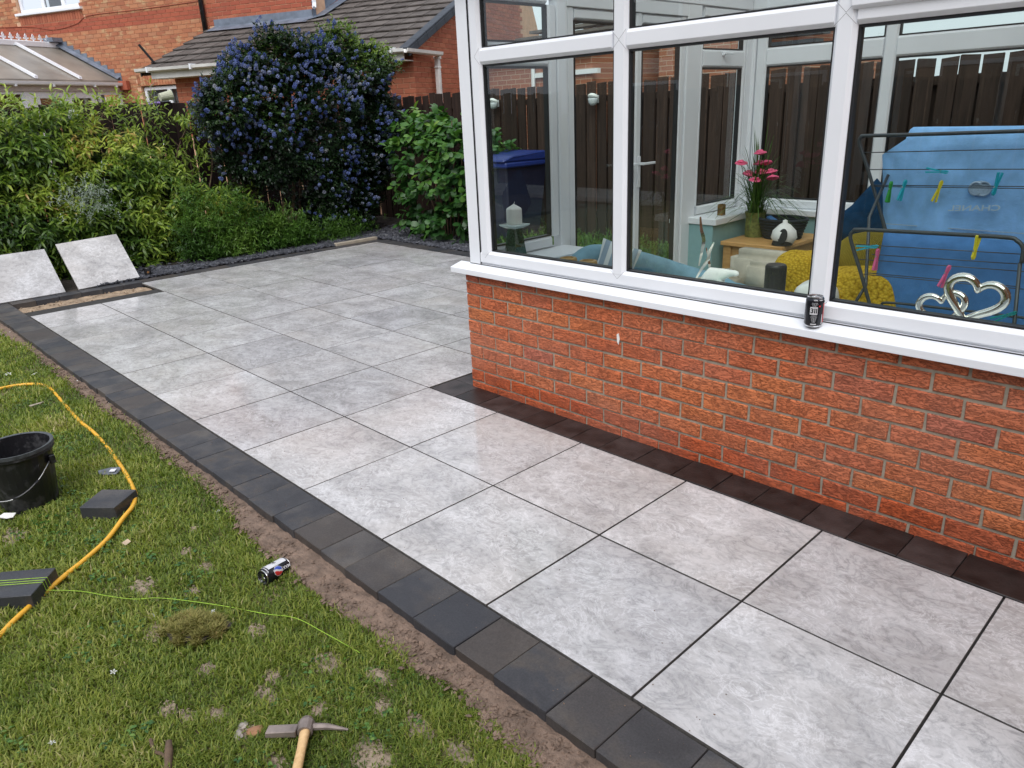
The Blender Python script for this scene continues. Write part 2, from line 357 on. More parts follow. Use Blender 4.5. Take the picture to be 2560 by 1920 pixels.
def m_far(name,a,b):
    t=NT(name); g=t.N('NewGeometry'); q=t.N('Mapping'); t.l.new(g.outputs['Position'],q.inputs[0]); q.inputs['Rotation'].default_value=(R(90),0,0)
    bk=t.N('TexBrick'); t.l.new(q.outputs[0],bk.inputs['Vector']); bk.inputs['Scale'].default_value=1; bk.inputs['Brick Width'].default_value=.225; bk.inputs['Row Height'].default_value=.075; bk.inputs['Mortar Size'].default_value=.005; bk.inputs['Color1'].default_value=(*a,1); bk.inputs['Color2'].default_value=(*b,1); bk.inputs['Mortar'].default_value=(.48,.36,.27,1)
    t.bump(bk.outputs['Fac'],.3,.004); return t.fin(bk.outputs['Color'],.9,0,.2)
M['far_red']=m_far('distant_red_brick',(.30,.115,.07),(.38,.15,.09)); M['far_buff']=m_far('distant_buff_brick',(.38,.20,.12),(.46,.27,.16))
# ---------------- ground, lawn, soil ----------------
PX,PY=.6038,.5894
def grid(name,mt,x0,x1,y0,y1,nx,ny,zf,parent=None,kind='structure',keep=None):
    xs=np.linspace(x0,x1,nx+1); ys=np.linspace(y0,y1,ny+1); v=[(x,y,zf(x,y)) for y in ys for x in xs]; f=[]
    for j in range(ny):
        for i in range(nx):
            if keep and not keep((xs[i]+xs[i+1])/2,(ys[j]+ys[j+1])/2): continue
            a=j*(nx+1)+i; f.append((a,a+1,a+nx+2,a+nx+1))
    me=bpy.data.meshes.new(name); me.from_pydata(v,[],f); me.materials.append(mt); me.polygons.foreach_set('use_smooth',[True]*len(f))
    o=bpy.data.objects.new(name,me); put(o,parent,(0,0,0) if parent is None else W[parent])
    if kind and parent is None: o['kind']=kind
    return o
g=MB(); g.box((-150,-150,-.6),(150,150,-.16)); g.part('ground',M['turf'])['kind']='structure'
EX=[-9.5,-7.2,-6.4,-5.3,-4.5,-3.9,-3.5,-3.1,-2.7,-2.5,-2.37,-1.8,-1.6,-1.4,-1.2,-1.0,-.85,-.6,3]
EY=[-.25,-.256,-.2,-.206,-.226,-.19,-.215,-.215,-.214,-.246,-.27,-.284,-.290,-.263,-.28,-.236,-.28,-.27,-.28]
def edge(x): return float(np.interp(x,EX,EY))-.028
BARE=[(x_,y_,a_*.78,b_*.72) for x_,y_,a_,b_ in [(-2.29,-.74,.075,.05),(-2.41,-.53,.035,.03),(-2.25,-.52,.05,.03),(-2.0,-.80,.05,.05),(-1.75,-.565,.05,.04),(-1.60,-.91,.04,.035),(-1.53,-.88,.035,.03),(-1.475,-.82,.045,.04),(-1.44,-.68,.05,.04),(-1.42,-.48,.07,.055),(-1.50,-.63,.04,.03),(-1.02,-.58,.10,.06),(-1.19,-.78,.05,.03),(-3.11,-1.0,.09,.05),(-1.0,-.44,.08,.04),(-1.25,-.40,.07,.04),(-2.13,-.62,.04,.03),(-1.68,-.76,.04,.03),(-.85,-.42,.06,.04),(-2.55,-.45,.03,.02),(-1.35,-.79,.05,.035),(-1.27,-.60,.03,.03),(-1.14,-.47,.03,.03)]]
def bare(x,y):
    m=0
    for bx,by,a,b in BARE:
        d=((x-bx)/a)**2+((y-by)/b)**2
        if d<4: m=max(m,1-d*.5+.5*nz(x,y,38))
    return m
def lawn_z(x,y): return -.070+.022*max(0,1-abs(y+.25)/.35)+.010*nz(x,y,2.5)+.005*nz(x,y,11,3)
grid('lawn',M['turf'],-10,4.4,-7,-.19,240,150,lambda x,y:lawn_z(x,y)-(.0 if y<edge(x) else .03))
grid('soil_strip',M['soil'],-9.8,3.2,-.36,-.19,700,16,lambda x,y:(-.034+.008*nz(x,y,9)+.008*nz(x,y,34,2)) if y>edge(x)-.02+.012*nz(x,y,22) else -.12)
# crumbs of soil along the trench
def clods(name,mt,n,fx,fy,fz,s0,s1,flat=.6,parent=None,kind='stuff'):
    V=[];Fc=[]; ico=[(0,0,1),(.9,0,.2),(.28,.85,.2),(-.73,.53,.2),(-.73,-.53,.2),(.28,-.85,.2),(0,0,-.8)]
    fc=[(0,1,2),(0,2,3),(0,3,4),(0,4,5),(0,5,1),(6,2,1),(6,3,2),(6,4,3),(6,5,4),(6,1,5)]
    for _ in range(n):
        x=fx(); y=fy(x); z=fz(x,y); s=s0+(s1-s0)*rnd.random()**2.5; a=rnd.random()*6.28; k=len(V); ca,sa=math.cos(a),math.sin(a)
        ax,ay,az=s*rnd.uniform(.6,1.3),s*rnd.uniform(.5,1.1),s*flat*rnd.uniform(.5,1.2); tx,ty=rnd.uniform(-.5,.5),rnd.uniform(-.5,.5)
        for p in ico:
            px,py_,pz=p[0]*ax*rnd.uniform(.8,1.2),p[1]*ay*rnd.uniform(.8,1.2),p[2]*az
            V.append((x+px*ca-py_*sa,y+px*sa+py_*ca,z+pz+tx*px+ty*py_))
        Fc+=[tuple(i+k for i in q) for q in fc]
    me=bpy.data.meshes.new(name); me.from_pydata(V,[],Fc); me.materials.append(mt); o=bpy.data.objects.new(name,me); put(o,parent,(0,0,0) if parent is None else W[parent]); o['kind']=kind
    return o
clods('soil_crumbs',M['soil'],5200,lambda:-.5-5.5*rnd.random()**1.7,lambda x:rnd.triangular(edge(x)-.05,-.21,edge(x)),lambda x,y:-.032,.0012,.012)
clods('earth_crumbs',M['earth'],1500,lambda:0,lambda x:0,lambda x,y:0,.002,.010) if False else None

# ---------------- patio ----------------
patio=thing('patio',None,None,(0,0,0),kind='structure')
o=grid('joint_bed',simple('jointing_sand',(.035,.033,.031),.95,var=.3,scale=20),-8.06,3.0,-.2,1.40,20,8,lambda x,y:-.014,patio,None,keep=lambda x,y:not(x<-7.27 and 0<y<1.18))
MBx=MB(); MBx.box((-8.06,1.3,-.03),(-2.99,4.3,-.014)); MBx.part('joint_bed',bpy.data.materials['jointing_sand'],patio)
MBx=MB(); MBx.box((-8.0,-.03,-.14),(-7.24,1.2,-.07)); MBx.part('sub_base',M['sand'],patio)
grid('sand_bed',M['sand'],-7.91,-7.245,-.005,1.185,60,90,lambda x,y:-.040+.012*nz(x,y,6)+.010*nz(x,y,19,4)-.012*max(0,(y<.35)*(.35-y)*3),patio,None)
clods('sand_crumbs',M['sand'],500,lambda:rnd.uniform(-7.88,-7.28),lambda x:rnd.uniform(.02,1.16),lambda x,y:-.036,.003,.016,parent=patio)
SL=bpy.data.meshes
def slab_mesh(w,h):
    m=MB(); m.box((-w/2,-h/2,-.018),(w/2,h/2,0)); me=m.mesh('slab',M['slab'],bevel=.0008); me.materials.append(M['slab_edge'])
    for p in me.polygons:
        if p.normal.z<.3: p.material_index=1
    return me
slab_me=slab_mesh(PX-.0078,PY-.0078)
def slab(x,y,me=slab_me,rz=0,z=0):
    return inst('slab',me,patio,(x,y,z+rnd.uniform(-.0006,.0006)),(rnd.uniform(-.0007,.0007),rnd.uniform(-.0007,.0007),rz))
for k in range(-4,13):
    for j in (0,1):
        if k==0 and False: continue
        if k==12: continue
        slab(-(k+.5)*PX,(j+.5)*PY,rz=math.pi*(rnd.random()<.5))
last=slab_mesh(.655-.004,PY-.0042)
for j in range(2,7):
    for k in range(5,12): slab(-(k+.5)*PX,(j+.5)*PY,rz=math.pi*(rnd.random()<.5))
    slab(-12*PX-.327,(j+.5)*PY,last)
# edging blocks
def block_mesh(w,h,d=.062):
    m=MB(); nb=6; j=lambda a:rnd.uniform(-a,a)
    m.box((-w/2,-h/2,-d),(w/2,h/2,0)); me=m.mesh('edging_block',M['block'],bevel=.0022,seg=1)
    for v in me.vertices: v.co.x+=j(.0009); v.co.y+=j(.0009); v.co.z+=j(.0006)
    return me
def block(x0,x1,y0,y1,z=.0,wet=False):
    me=block_mesh(x1-x0-.003,y1-y0-.003)
    if wet: me.materials[0]=M['block_wet']
    o=inst('edging_block',me,patio,((x0+x1)/2,(y0+y1)/2,z+rnd.uniform(-.002,.0015)),(rnd.uniform(-.004,.004),rnd.uniform(-.004,.004),rnd.uniform(-.006,.006)))
    return o
J=[-4.313,-4.098,-3.883,-3.665,-3.481,-3.28,-3.105,-2.904,-2.689,-2.523,-2.305,-2.133,-1.924,-1.75,-1.54,-1.335,-1.125,-.95,-.738,-.561,-.354,-.18,.03,.205,.415,.62,.795,1.0,1.2,1.4,1.6,1.8]
x=J[0]
while x>-7.95: x-=rnd.choice((.17,.2,.21)); J.insert(0,x)
J[0]=-8.06 if J[0]<-8.06 or J[1]-(-8.06)<.25 else J[0]
J=[q for q in J if q>=-8.06]
for a,b in zip(J[:-1],J[1:]): block(a,b,-.207+rnd.uniform(-.004,.004),-.004)
KI=[-3.003,-2.781,-2.587,-2.417,-2.239,-2.068,-1.889,-1.71,-1.50,-1.29,-1.09,-.909,-.696,-.519,-.34,-.16,.054,.23,.44,.62,.82,1.02,1.22]
for a,b in zip(KI[:-1],KI[1:]): block(a,b,1.183,1.372,0,True)
y=1.183+.19
while y<4.1: block(-3.003,-2.84,y,y+.205,0,True); y+=.205
y=-.0
while y<4.25: s=rnd.choice((.2,.21,.175)); block(-8.062,-7.905,y,y+s,.006); y+=s
x=-7.905
while x<-3.1: s=rnd.choice((.2,.21,.175)); block(x,x+s,4.135,4.295,.006); x+=s
# ---------------- planting bed ----------------
grid('planting_bed',M['bedsoil'],-9.8,-8.06,-6.8,5.7,30,120,lambda x,y:-.01+.03*nz(x,y,3)+.05*max(0,-8.3-x))
grid('side_bed',M['bedsoil'],-8.06,1.3,4.295,5.7,100,24,lambda x,y:-.015+.03*nz(x,y,3)+.06*max(0,y-4.7))
def chips(n,fx,fy,fz):
    V=[];Fc=[]
    for _ in range(n):
        x=fx();y=fy(x);z=fz(x,y); a=rnd.random()*6.28; s=rnd.uniform(.012,.034); t=s*rnd.uniform(.12,.25); el=rnd.uniform(-.6,.6); az_=rnd.random()*6.28
        m=rnd.randint(4,6); Mx=Matrix.Translation((x,y,z))@Matrix.Rotation(az_,4,'Z')@Matrix.Rotation(el,4,'X'); k=len(V)
        pr=[(math.cos(6.28*i/m+a)*s*rnd.uniform(.6,1.2),math.sin(6.28*i/m+a)*s*rnd.uniform(.4,.8)) for i in range(m)]
        V+=[tuple(Mx@Vector((p[0],p[1],-t))) for p in pr]+[tuple(Mx@Vector((p[0]*.95,p[1]*.95,t))) for p in pr]
        Fc.append(tuple(k+m+i for i in range(m))); Fc+=[(k+i,k+(i+1)%m,k+m+(i+1)%m,k+m+i) for i in range(m)]
    me=bpy.data.meshes.new('slate_chippings'); me.from_pydata(V,[],Fc); me.materials.append(M['slate']); o=bpy.data.objects.new('slate_chippings',me); put(o); o['kind']='stuff'; return o
tag(chips(6500,lambda:-8.07-abs(rnd.gauss(0,.22)),lambda x:rnd.uniform(.8,5.4),lambda x,y:.012+.05*max(0,-8.3-x)+rnd.uniform(0,.02)),'dark slate chippings filling the bed along the back edging')
tag(chips(5000,lambda:rnd.uniform(-9.3,-4.5),lambda x:4.31+abs(rnd.gauss(0,.25)),lambda x,y:.005+.06*max(0,y-4.7)+rnd.uniform(0,.02)),'dark slate chippings under the broad-leaved shrub by the side fence')

# ---------------- brick walls ----------------
brick_me={}
def brick_variants(mt,n=6,L=.215,H=.065,D=.06,jit=.0022,bev=.004):
    out=[]
    for _ in range(n):
        m=MB(); m.box((-L/2,-.004,-H/2),(L/2,D,H/2)); me=m.mesh('brick',mt)
        for v in me.vertices: v.co.x+=rnd.uniform(-jit,jit); v.co.z+=rnd.uniform(-jit,jit); v.co.y+=rnd.uniform(-jit,jit)*.5
        bm=bmesh.new(); bm.from_mesh(me); fr=[e for e in bm.edges if all(v.co.y<.01 for v in e.verts)]
        bmesh.ops.bevel(bm,geom=fr,offset=bev,segments=1,affect='EDGES'); bm.to_mesh(me); bm.free(); out.append(me)
    return out
class Wall:
    """collects bricks of one thing: the nearest become parts, the rest one joined part"""
    def __init__(s,parent): s.p=parent; s.l=[]
    def plane(s,O,ang,u0,u1,z0,n,mt,ok=lambda u,z:True,off=0,half=None,first=0.0,damp=None,parity=0):
        U=Vector((math.cos(ang),math.sin(ang),0)); O=Vector(O)
        for c in range(n):
            z=z0+c*.075; u=u0
            if (c+parity)%2==0: seq_first=.1025
            else: seq_first=.215
            L=seq_first
            while u<u1-.03:
                L=min(L,u1-u)
                mid=u+L/2
                if ok(mid,z): s.l.append((O+U*mid+Vector((0,0,z)),ang,L,mt(c,mid,z) if callable(mt) else mt))
                u+=L+.010; L=.215
    def build(s,limit=300,jit=.0022,bev=.004,joined_name='bricks'):
        s.l.sort(key=lambda b:(b[0]-CAM).length)
        cache={}
        for P,a,L,mt in s.l[:limit]:
            key=(mt.name,round(L,3))
            if key not in cache: cache[key]=brick_variants(mt,5 if abs(L-.215)<.003 else 2,L,jit=jit,bev=bev)
            inst('brick',rnd.choice(cache[key]),s.p,P,(0,0,a))
        rest={}
        for b in s.l[limit:]: rest.setdefault(b[3].name,[]).append(b)
        for nm,l in rest.items():
            m=MB()
            for P,a,L,mt in l: m.box((-L/2,-.004,-.0325),(L/2,.03,.0325),Matrix.Translation(P)@Matrix.Rotation(a,4,'Z'))
            o=m.part(joined_name,l[0][3],s.p); o['kind']='stuff'

# ---------------- conservatory ----------------
cons=thing('conservatory','white-framed conservatory on a low rustic brick wall beside the new patio','conservatory',(-2.84,1.375,0))
XC,YW,YB,XE=-2.84,1.375,4.50,1.25
dw=MB()
dw.box((XC+.004,YW+.004,-.15),(XE,YW+.30,.70)); dw.box((XC+.004,YW+.30,-.15),(XC+.30,2.12,.70)); dw.box((XC+.004,3.47,-.15),(XC+.30,YB,.70)); dw.box((XC+.30,YB-.30,-.15),(XE,YB,.70)); dw.box((XC+.004,2.12,-.15),(XC+.30,3.47,.12))
wallo=dw.part('dwarf_wall',M['mortar'],cons)
wb=Wall(wallo)
bm_=lambda c,u,z: M['brick_damp'] if c<2 else M['brick']
wb.plane((XC,YW,0),0,0,XE-XC,0.0,10,bm_,parity=1)
wb.plane((XC,YB,0),-math.pi/2,0,YB-YW-.11,0.0,10,bm_,ok=lambda u,z:not(1.03<u<2.38))
wb.build(300,jit=.0026,bev=.004)
tp=MB(); tp.box((XC+.302,YW+.302,.12),(XE,YW+.306,.70)); tp.box((XC+.302,YW+.302,.12),(XC+.306,2.12,.70)); tp.box((XC+.302,3.47,.12),(XC+.306,YB-.30,.70)); tp.box((XC+.306,YB-.306,.12),(XE,YB-.302,.70)); tp.box((XC+.0,3.464,.12),(XC+.306,3.468,.70))
tp.part('painted_lining',M['teal'],cons)
m=MB(); m.box((XC+.3,YW+.3,.10),(XE,YB-.3,.12)); m.part('floor',M['floor'],cons)
# sills
s=MB(); s.prism([(-2.915,1.325,.690),(-2.915,1.325,.720),(-2.915,1.41,.742),(-2.915,1.41,.700)],(4.15,0,0)); s.part('window_sill',M['upvc'],cons,bevel=.002)
s=MB(); s.prism([(-2.915,1.412,.690),(-2.915,1.412,.721),(-2.80,1.412,.742),(-2.80,1.412,.700)],(0,.70,0)); s.prism([(-2.915,3.47,.690),(-2.915,3.47,.721),(-2.80,3.47,.742),(-2.80,3.47,.700)],(0,1.05,0)); s.part('window_sill',M['upvc'],cons,bevel=.002)
def isill(a,b): q=MB(); q.box(a,b); q.part('inner_sill',M['upvc'],cons,bevel=.004)
isill((-2.74,1.462,.702),(1.2,1.72,.748)); isill((-2.74,1.722,.702),(-2.505,2.10,.748)); isill((-2.74,3.45,.702),(-2.505,4.21,.748)); isill((-2.503,4.16,.702),(1.2,4.40,.748)); isill((-2.74,4.212,.702),(-2.505,4.40,.748))
# frame bars. axis: direction of length; face: outward normal
def bar(m,a,b,wdir,wid,nrm,dep,ch=.014,both=True,rec=.016):
    """bar from a to b (outer face centre line), width wid along wdir, depth dep inward (-nrm); chamfers fall back towards the glass"""
    a=Vector(a);b=Vector(b);wd=Vector(wdir);n=Vector(nrm); h=wid/2
    pr=[(-h,-rec),(-h+ch,0),(h-ch,0),(h,-rec),(h,-dep+rec),(h-ch,-dep),(-h+ch,-dep),(-h,-dep+rec)]
    m.prism([a+wd*p+n*q for p,q in pr],b-a)
fr=MB()
Y0=1.398; ny=(0,-1,0); DZ=.064
def front_window():
    f=MB()
    for x in (-2.695,-1.77,-.812,.158,1.21): bar(f,(x,Y0,.80),(x,Y0,2.09),(1,0,0),.078,ny,DZ)
    xs=[-2.695,-1.77,-.812,.158,1.21]
    for x0,x1 in zip(xs[:-1],xs[1:]):
        bar(f,(x0+.039,Y0,1.804),(x1-.039,Y0,1.804),(0,0,1),.078,ny,DZ)
    bar(f,(-2.734,Y0,.780),(1.249,Y0,.780),(0,0,1),.075,ny,DZ); bar(f,(-2.734,Y0,2.118),(1.249,Y0,2.118),(0,0,1),.075,ny,DZ)
    return f
ff=front_window().part('window_frame',M['upvc'],cons,bevel=.0012)
jm=MB()
def jl(x0,z0,x1,z1,y=Y0-.0004,w_=.0007):
    d=Vector((x1-x0,0,z1-z0)).normalized(); s_=Vector((-d.z,0,d.x))*w_; a=Vector((x0,y,z0)); b=Vector((x1,y,z1)); jm.add([a-s_,b-s_,b+s_,a+s_],[(0,1,2,3)])
for x in (-2.695,-1.77,-.812,.158,1.21):
    for sx in (-1,1):
        e=x+sx*.025
        if x<-2.6 and sx<0: continue
        jl(x,.781,e+sx*.014,.8175); jl(x,1.804+.001,e+sx*.014,1.843); jl(x,1.803,e+sx*.014,1.765)
jm.part('mitre_joint',simple('joint_shadow_line',(.30,.30,.31),.8,var=.02),ff)
q=MB(); q.box((-2.822,Y0-.0015,.7395),(1.25,Y0+.02,.7418)); q.part('sill_seal',M['rubber'],cons)
q=MB(); q.box((-2.7368,Y0+.0005,.742),(-2.7352,Y0+.01,2.15)); q.part('frame_joint',M['rubber'],cons)
q=MB(); q.box((-2.822,Y0,.742),(-2.737,Y0+.07,2.155)); q.box((-2.735,Y0+.003,.742),(1.25,Y0+.06,.7435)) ; q.part('corner_post',M['upvc'],cons,bevel=.004)
def pane(parent,x0,x1,z0,z1,P,Un,nrm,gd=.030):
    """glass and black gasket; P(u,d,z) -> world, d = depth behind the face"""
    g=MB(); g.add([P(x0-.004,gd,z0-.004),P(x1+.004,gd,z0-.004),P(x1+.004,gd,z1+.004),P(x0-.004,gd,z1+.004)],[(0,1,2,3)]); g.part('glass_pane',M['glass'],parent)
    k=MB()
    for (a,b,c,d) in ((x0,x1,z0,z0+.007),(x0,x1,z1-.009,z1),(x0,x0+.007,z0+.007,z1-.009),(x1-.007,x1,z0+.007,z1-.009)):
        pts=[P(a,gd-.010,c),P(b,gd-.010,c),P(b,gd-.010,d),P(a,gd-.010,d)]; pt2=[P(a,gd+.024,c),P(b,gd+.024,c),P(b,gd+.024,d),P(a,gd+.024,d)]
        k.add(pts+pt2,[(0,1,2,3),(7,6,5,4),(0,4,5,1),(1,5,6,2),(2,6,7,3),(3,7,4,0)])
    k.part('gasket',M['rubber'],parent)
PF=lambda u,d,z:(u,Y0+d,z)
xs=[-2.695,-1.77,-.812,.158,1.21]
for x0,x1 in zip(xs[:-1],xs[1:]):
    pane(ff,x0+.039,x1-.039,.8175,1.765,PF,None,None)
    if abs(x0+.812)>.01: pane(ff,x0+.039,x1-.039,1.843,2.08,PF,None,None)
# opening sash over the right pane
sa=MB(); Ys=Y0-.016
bar(sa,(-.79,Ys,1.842),(.135,Ys,1.842),(0,0,1),.062,ny,.05,.010); bar(sa,(-.79,Ys,2.095),(.135,Ys,2.095),(0,0,1),.062,ny,.05,.010)
bar(sa,(-.76,Ys,1.873),(-.76,Ys,2.064),(1,0,0),.06,ny,.05,.010); bar(sa,(.105,Ys,1.873),(.105,Ys,2.064),(1,0,0),.06,ny,.05,.010)
so_=sa.part('opening_sash',M['upvc'],cons,bevel=.0012); pane(so_,-.73,.075,1.873,2.064,lambda u,d,z:(u,Ys+d,z),None,None,.022)
# left end: faces -X
XL=-2.80; nx_=(-1,0,0); PL=lambda u,d,z:(XL+d,u,z)
lf=MB()
for y in (1.487,2.03,3.545,4.125): bar(lf,(XL,y,.812),(XL,y,2.08),(0,1,0),.04+(.03 if y in (2.03,) else 0)+.0,nx_,DZ)
def rail(f,y0,y1,z,wd=.07): bar(f,(XL,y0,z),(XL,y1,z),(0,0,1),wd,nx_,DZ)
for y0,y1 in ((1.51,1.99),(3.566,4.104)):
    rail(lf,y0,y1,.780,.075); rail(lf,y0,y1,1.826,.12); rail(lf,y0,y1,2.118,.075)
lfo=lf.part('window_frame',M['upvc_in'],cons,bevel=.0012)
pane(lfo,1.507,1.995,.818,1.765,PL,None,None); pane(lfo,1.507,1.995,1.887,2.08,PL,None,None)
pane(lfo,3.566,4.104,.818,1.765,PL,None,None); pane(lfo,3.566,4.104,1.887,2.08,PL,None,None)
for y in (1.52,3.58):  # sash handles
    h=MB(); h.box((XL+.064,y+.22,1.845),(XL+.085,y+.245,1.872)); h.box((XL+.085,y+.222,1.852),(XL+.097,y+.33,1.866)); h.part('window_handle',M['upvc'],lfo,bevel=.003)
q=MB(); q.box((XL,2.067,.12),(XL+.066,2.15,2.155)); q.box((XL,3.36,.12),(XL+.066,3.525,2.155)); q.box((XL,2.152,2.08),(XL+.066,3.358,2.155)); q.box((XL,4.147,.742),(XL+.066,4.28,2.155)); q.box((XL,4.147,.70),(XL+.07,4.28,.74)); q.part('door_frame',M['upvc_in'],cons,bevel=.003)
def leaf_door(y0,y1,hy,hd):
    d=MB(); Xd=XL+.008
    for y in (y0+.035,y1-.035): bar(d,(Xd,y,.13),(Xd,y,2.078),(0,1,0),.07,nx_,.05)
    bar(d,(Xd,y0+.07,.19),(Xd,y1-.07,.19),(0,0,1),.12,nx_,.05); bar(d,(Xd,y0+.07,2.045),(Xd,y1-.07,2.045),(0,0,1),.066,nx_,.05)
    do=d.part('door',M['upvc_in'],cons,bevel=.0012)
    pane(do,y0+.07,y1-.07,.25,2.012,lambda u,dd,z:(Xd+dd,u,z),None,None,.022)
    h=MB(); h.box((Xd+.05,hy-.015,1.02),(Xd+.058,hy+.015,1.22)); h.box((Xd+.058,hy-.008,1.165),(Xd+.10,hy+.008,1.182)); h.box((Xd+.09,min(hy,hy+hd),1.166),(Xd+.104,max(hy,hy+hd),1.181)); h.box((Xd+.058,hy-.006,1.06),(Xd+.062,hy+.006,1.085))
    h.part('door_handle',M['upvc'],do,bevel=.003)
leaf_door(2.152,2.80,2.765,-.12); leaf_door(2.804,3.358,2.845,.12)
# back wall: faces +Y
YK=4.285; nb=(0,1,0); PB=lambda u,d,z:(u,YK-d,z)
bf=MB(); bx=[-2.66,-1.737,-.80,.14,1.21]
for x in bx: bar(bf,(x,YK,.80),(x,YK,2.09),(1,0,0),.09,nb,DZ)
for x0,x1 in zip(bx[:-1],bx[1:]): bar(bf,(x0+.045,YK,1.832),(x1-.045,YK,1.832),(0,0,1),.130,nb,DZ)
bar(bf,(-2.705,YK,.780),(1.25,YK,.780),(0,0,1),.075,nb,DZ); bar(bf,(-2.705,YK,2.118),(1.25,YK,2.118),(0,0,1),.075,nb,DZ)
bfo=bf.part('window_frame',M['upvc_in'],cons,bevel=.0012)
for x0,x1 in zip(bx[:-1],bx[1:]): pane(bfo,x0+.045,x1-.045,.818,1.767,PB,None,None); pane(bfo,x0+.045,x1-.045,1.897,2.08,PB,None,None)
q=MB(); q.box((XC+.02,YK-.066,.742),(-2.708,YK,2.155)); q.part('corner_post',M['upvc_in'],cons,bevel=.003)
# eaves, roof
e=MB(); e.box((-2.86,1.36,2.157),(1.25,1.47,2.25)); e.box((-2.86,1.472,2.157),(-2.73,4.19,2.25)); e.box((-2.86,4.192,2.157),(1.25,4.32,2.25)); e.part('eaves_beam',M['upvc'],cons,bevel=.004)
rz0,rz1=2.252,2.95; ym=(1.36+4.32)/2
m=MB(); m.add([(-2.86,1.36,rz0),(1.25,1.36,rz0),(1.25,ym,rz1),(-1.5,ym,rz1)],[(0,1,2,3)]); m.part('roof_panel',M['poly'],cons)
m=MB(); m.add([(-2.86,4.32,rz0),(1.25,4.32,rz0),(1.25,ym,rz1),(-1.5,ym,rz1)],[(0,1,2,3)]); m.part('roof_panel',M['poly'],cons)
m=MB(); m.add([(-2.86,1.36,rz0),(-2.86,4.32,rz0),(-1.5,ym,rz1)],[(0,1,2)]); m.part('roof_panel',M['poly'],cons)
for i in range(7):
    x=-2.3+i*.55
    for yy in (1.37,4.31):
        t=min(1,(x+2.86)/1.36); top=Vector((x,yy+(ym-yy)*t,rz0+(rz1-rz0)*t+.012)); 
        m=MB(); m.tube([(x,yy,rz0+.01),top],.022,4); m.part('glazing_bar',M['upvc'],cons)
m=MB(); m.tube([(-1.52,ym,rz1+.02),(1.25,ym,rz1+.02)],.045,6); m.part('ridge_beam',M['upvc'],cons)
for yy in (1.36,4.32): m=MB(); m.tube([(-2.86,yy,rz0+.01),(-1.5,ym,rz1+.02)],.03,6); m.part('glazing_bar',M['upvc'],cons)
m=MB(); m.add([(-2.9,1.31,2.19),(1.25,1.31,2.19),(1.25,1.31,2.25),(-2.9,1.31,2.25),(-2.9,1.355,2.19),(1.25,1.355,2.19),(1.25,1.355,2.25),(-2.9,1.355,2.25)],[(0,1,5,4),(0,3,2,1),(4,5,6,7),(0,4,7,3),(1,2,6,5)]); m.part('gutter',M['upvc'],cons,bevel=.008)
# the house the conservatory leans on
hs_=thing('house','red brick house wall that closes the right end of the conservatory, with an unseen wing added to shade the patio','house',(1.30,1.0,0))
m=MB(); m.box((1.30,1.3,-.2),(6,9,5.2)); m.box((2.5,-6.0,-.2),(6,1.298,3.9)); m.part('wall',M['far_red'],hs_)  # the forward box is an unseen wing, added and sized to shade the near patio
# ---------------- fences ----------------
def board_mesh(h,wd,t=.016,mt=None):
    m=MB(); m.box((-wd/2,-t/2,0),(wd/2,t/2,h)); me=m.mesh('fence_board',mt)
    for v in me.vertices: v.co.x+=rnd.uniform(-.003,.003); v.co.z+=(rnd.uniform(-.012,.012) if v.co.z>.5 else 0)
    return me
def fence(label,a,b,h,pitch,wd,mt,z0=.0,back=None,out=(0,0)):
    a=Vector(a).to_3d();b=Vector(b).to_3d();d=(b-a);L=d.length;d.normalize();ang=math.atan2(d.y,d.x)
    f=thing('fence',label,'fence',(a.x,a.y,z0)); mes=[board_mesh(h,wd-(.014 if q_%3==0 else 0),mt=mt) for q_ in range(9)]; n=int(L/pitch); o=Vector((out[0],out[1],0))
    for i in range(n):
        p=a+d*((i+.5)*pitch+rnd.uniform(-.004,.004)); inst('fence_board',rnd.choice(mes),f,(p.x,p.y,z0+rnd.uniform(-.02,.015)),(rnd.uniform(-.006,.006),rnd.uniform(-.007,.007),ang))
    for z in ((.35,1.62) if back else (.35,1.45)):
        m=MB(); Mx=Matrix.Translation(a+o*.03+Vector((0,0,z0)))@Matrix.Rotation(ang,4,'Z'); m.box((0,-.02,z-.03),(L,.02,z+.03),Mx); m.part('rail',mt,f)
    if back:
        for i in range(n):
            p=a+d*((i+1.0)*pitch)+o*.065; inst('back_board',rnd.choice(mes),f,(p.x,p.y,z0-.13),(0,0,ang))
    k=0
    while k<=L:
        p=a+d*k+o*.07; m=MB(); m.box((p.x-.045,p.y-.045,z0-.1),(p.x+.045,p.y+.045,z0+h*.97)); m.part('post',mt,f); k+=1.83
    return f
fence('dark brown board fence behind the hedge and the blue-flowering bush',(-9.75,-6.9),(-9.75,5.5),1.80,.185,.176,M['fence'],0,None,(-1,0))
fence('weathered brown board fence running behind the conservatory',(-9.75,5.52),(4.4,5.52),1.79,.158,.138,M['fence2'],0.0,True,(0,1))
fence('plain board fence at the far side of the lawn, unseen, added to darken the glass reflections',(4.4,-7.0),(-9.7,-7.0),1.8,.158,.145,M['fence2'],-.06,None,(0,-1))  # added behind the camera so the panes reflect less bright sky
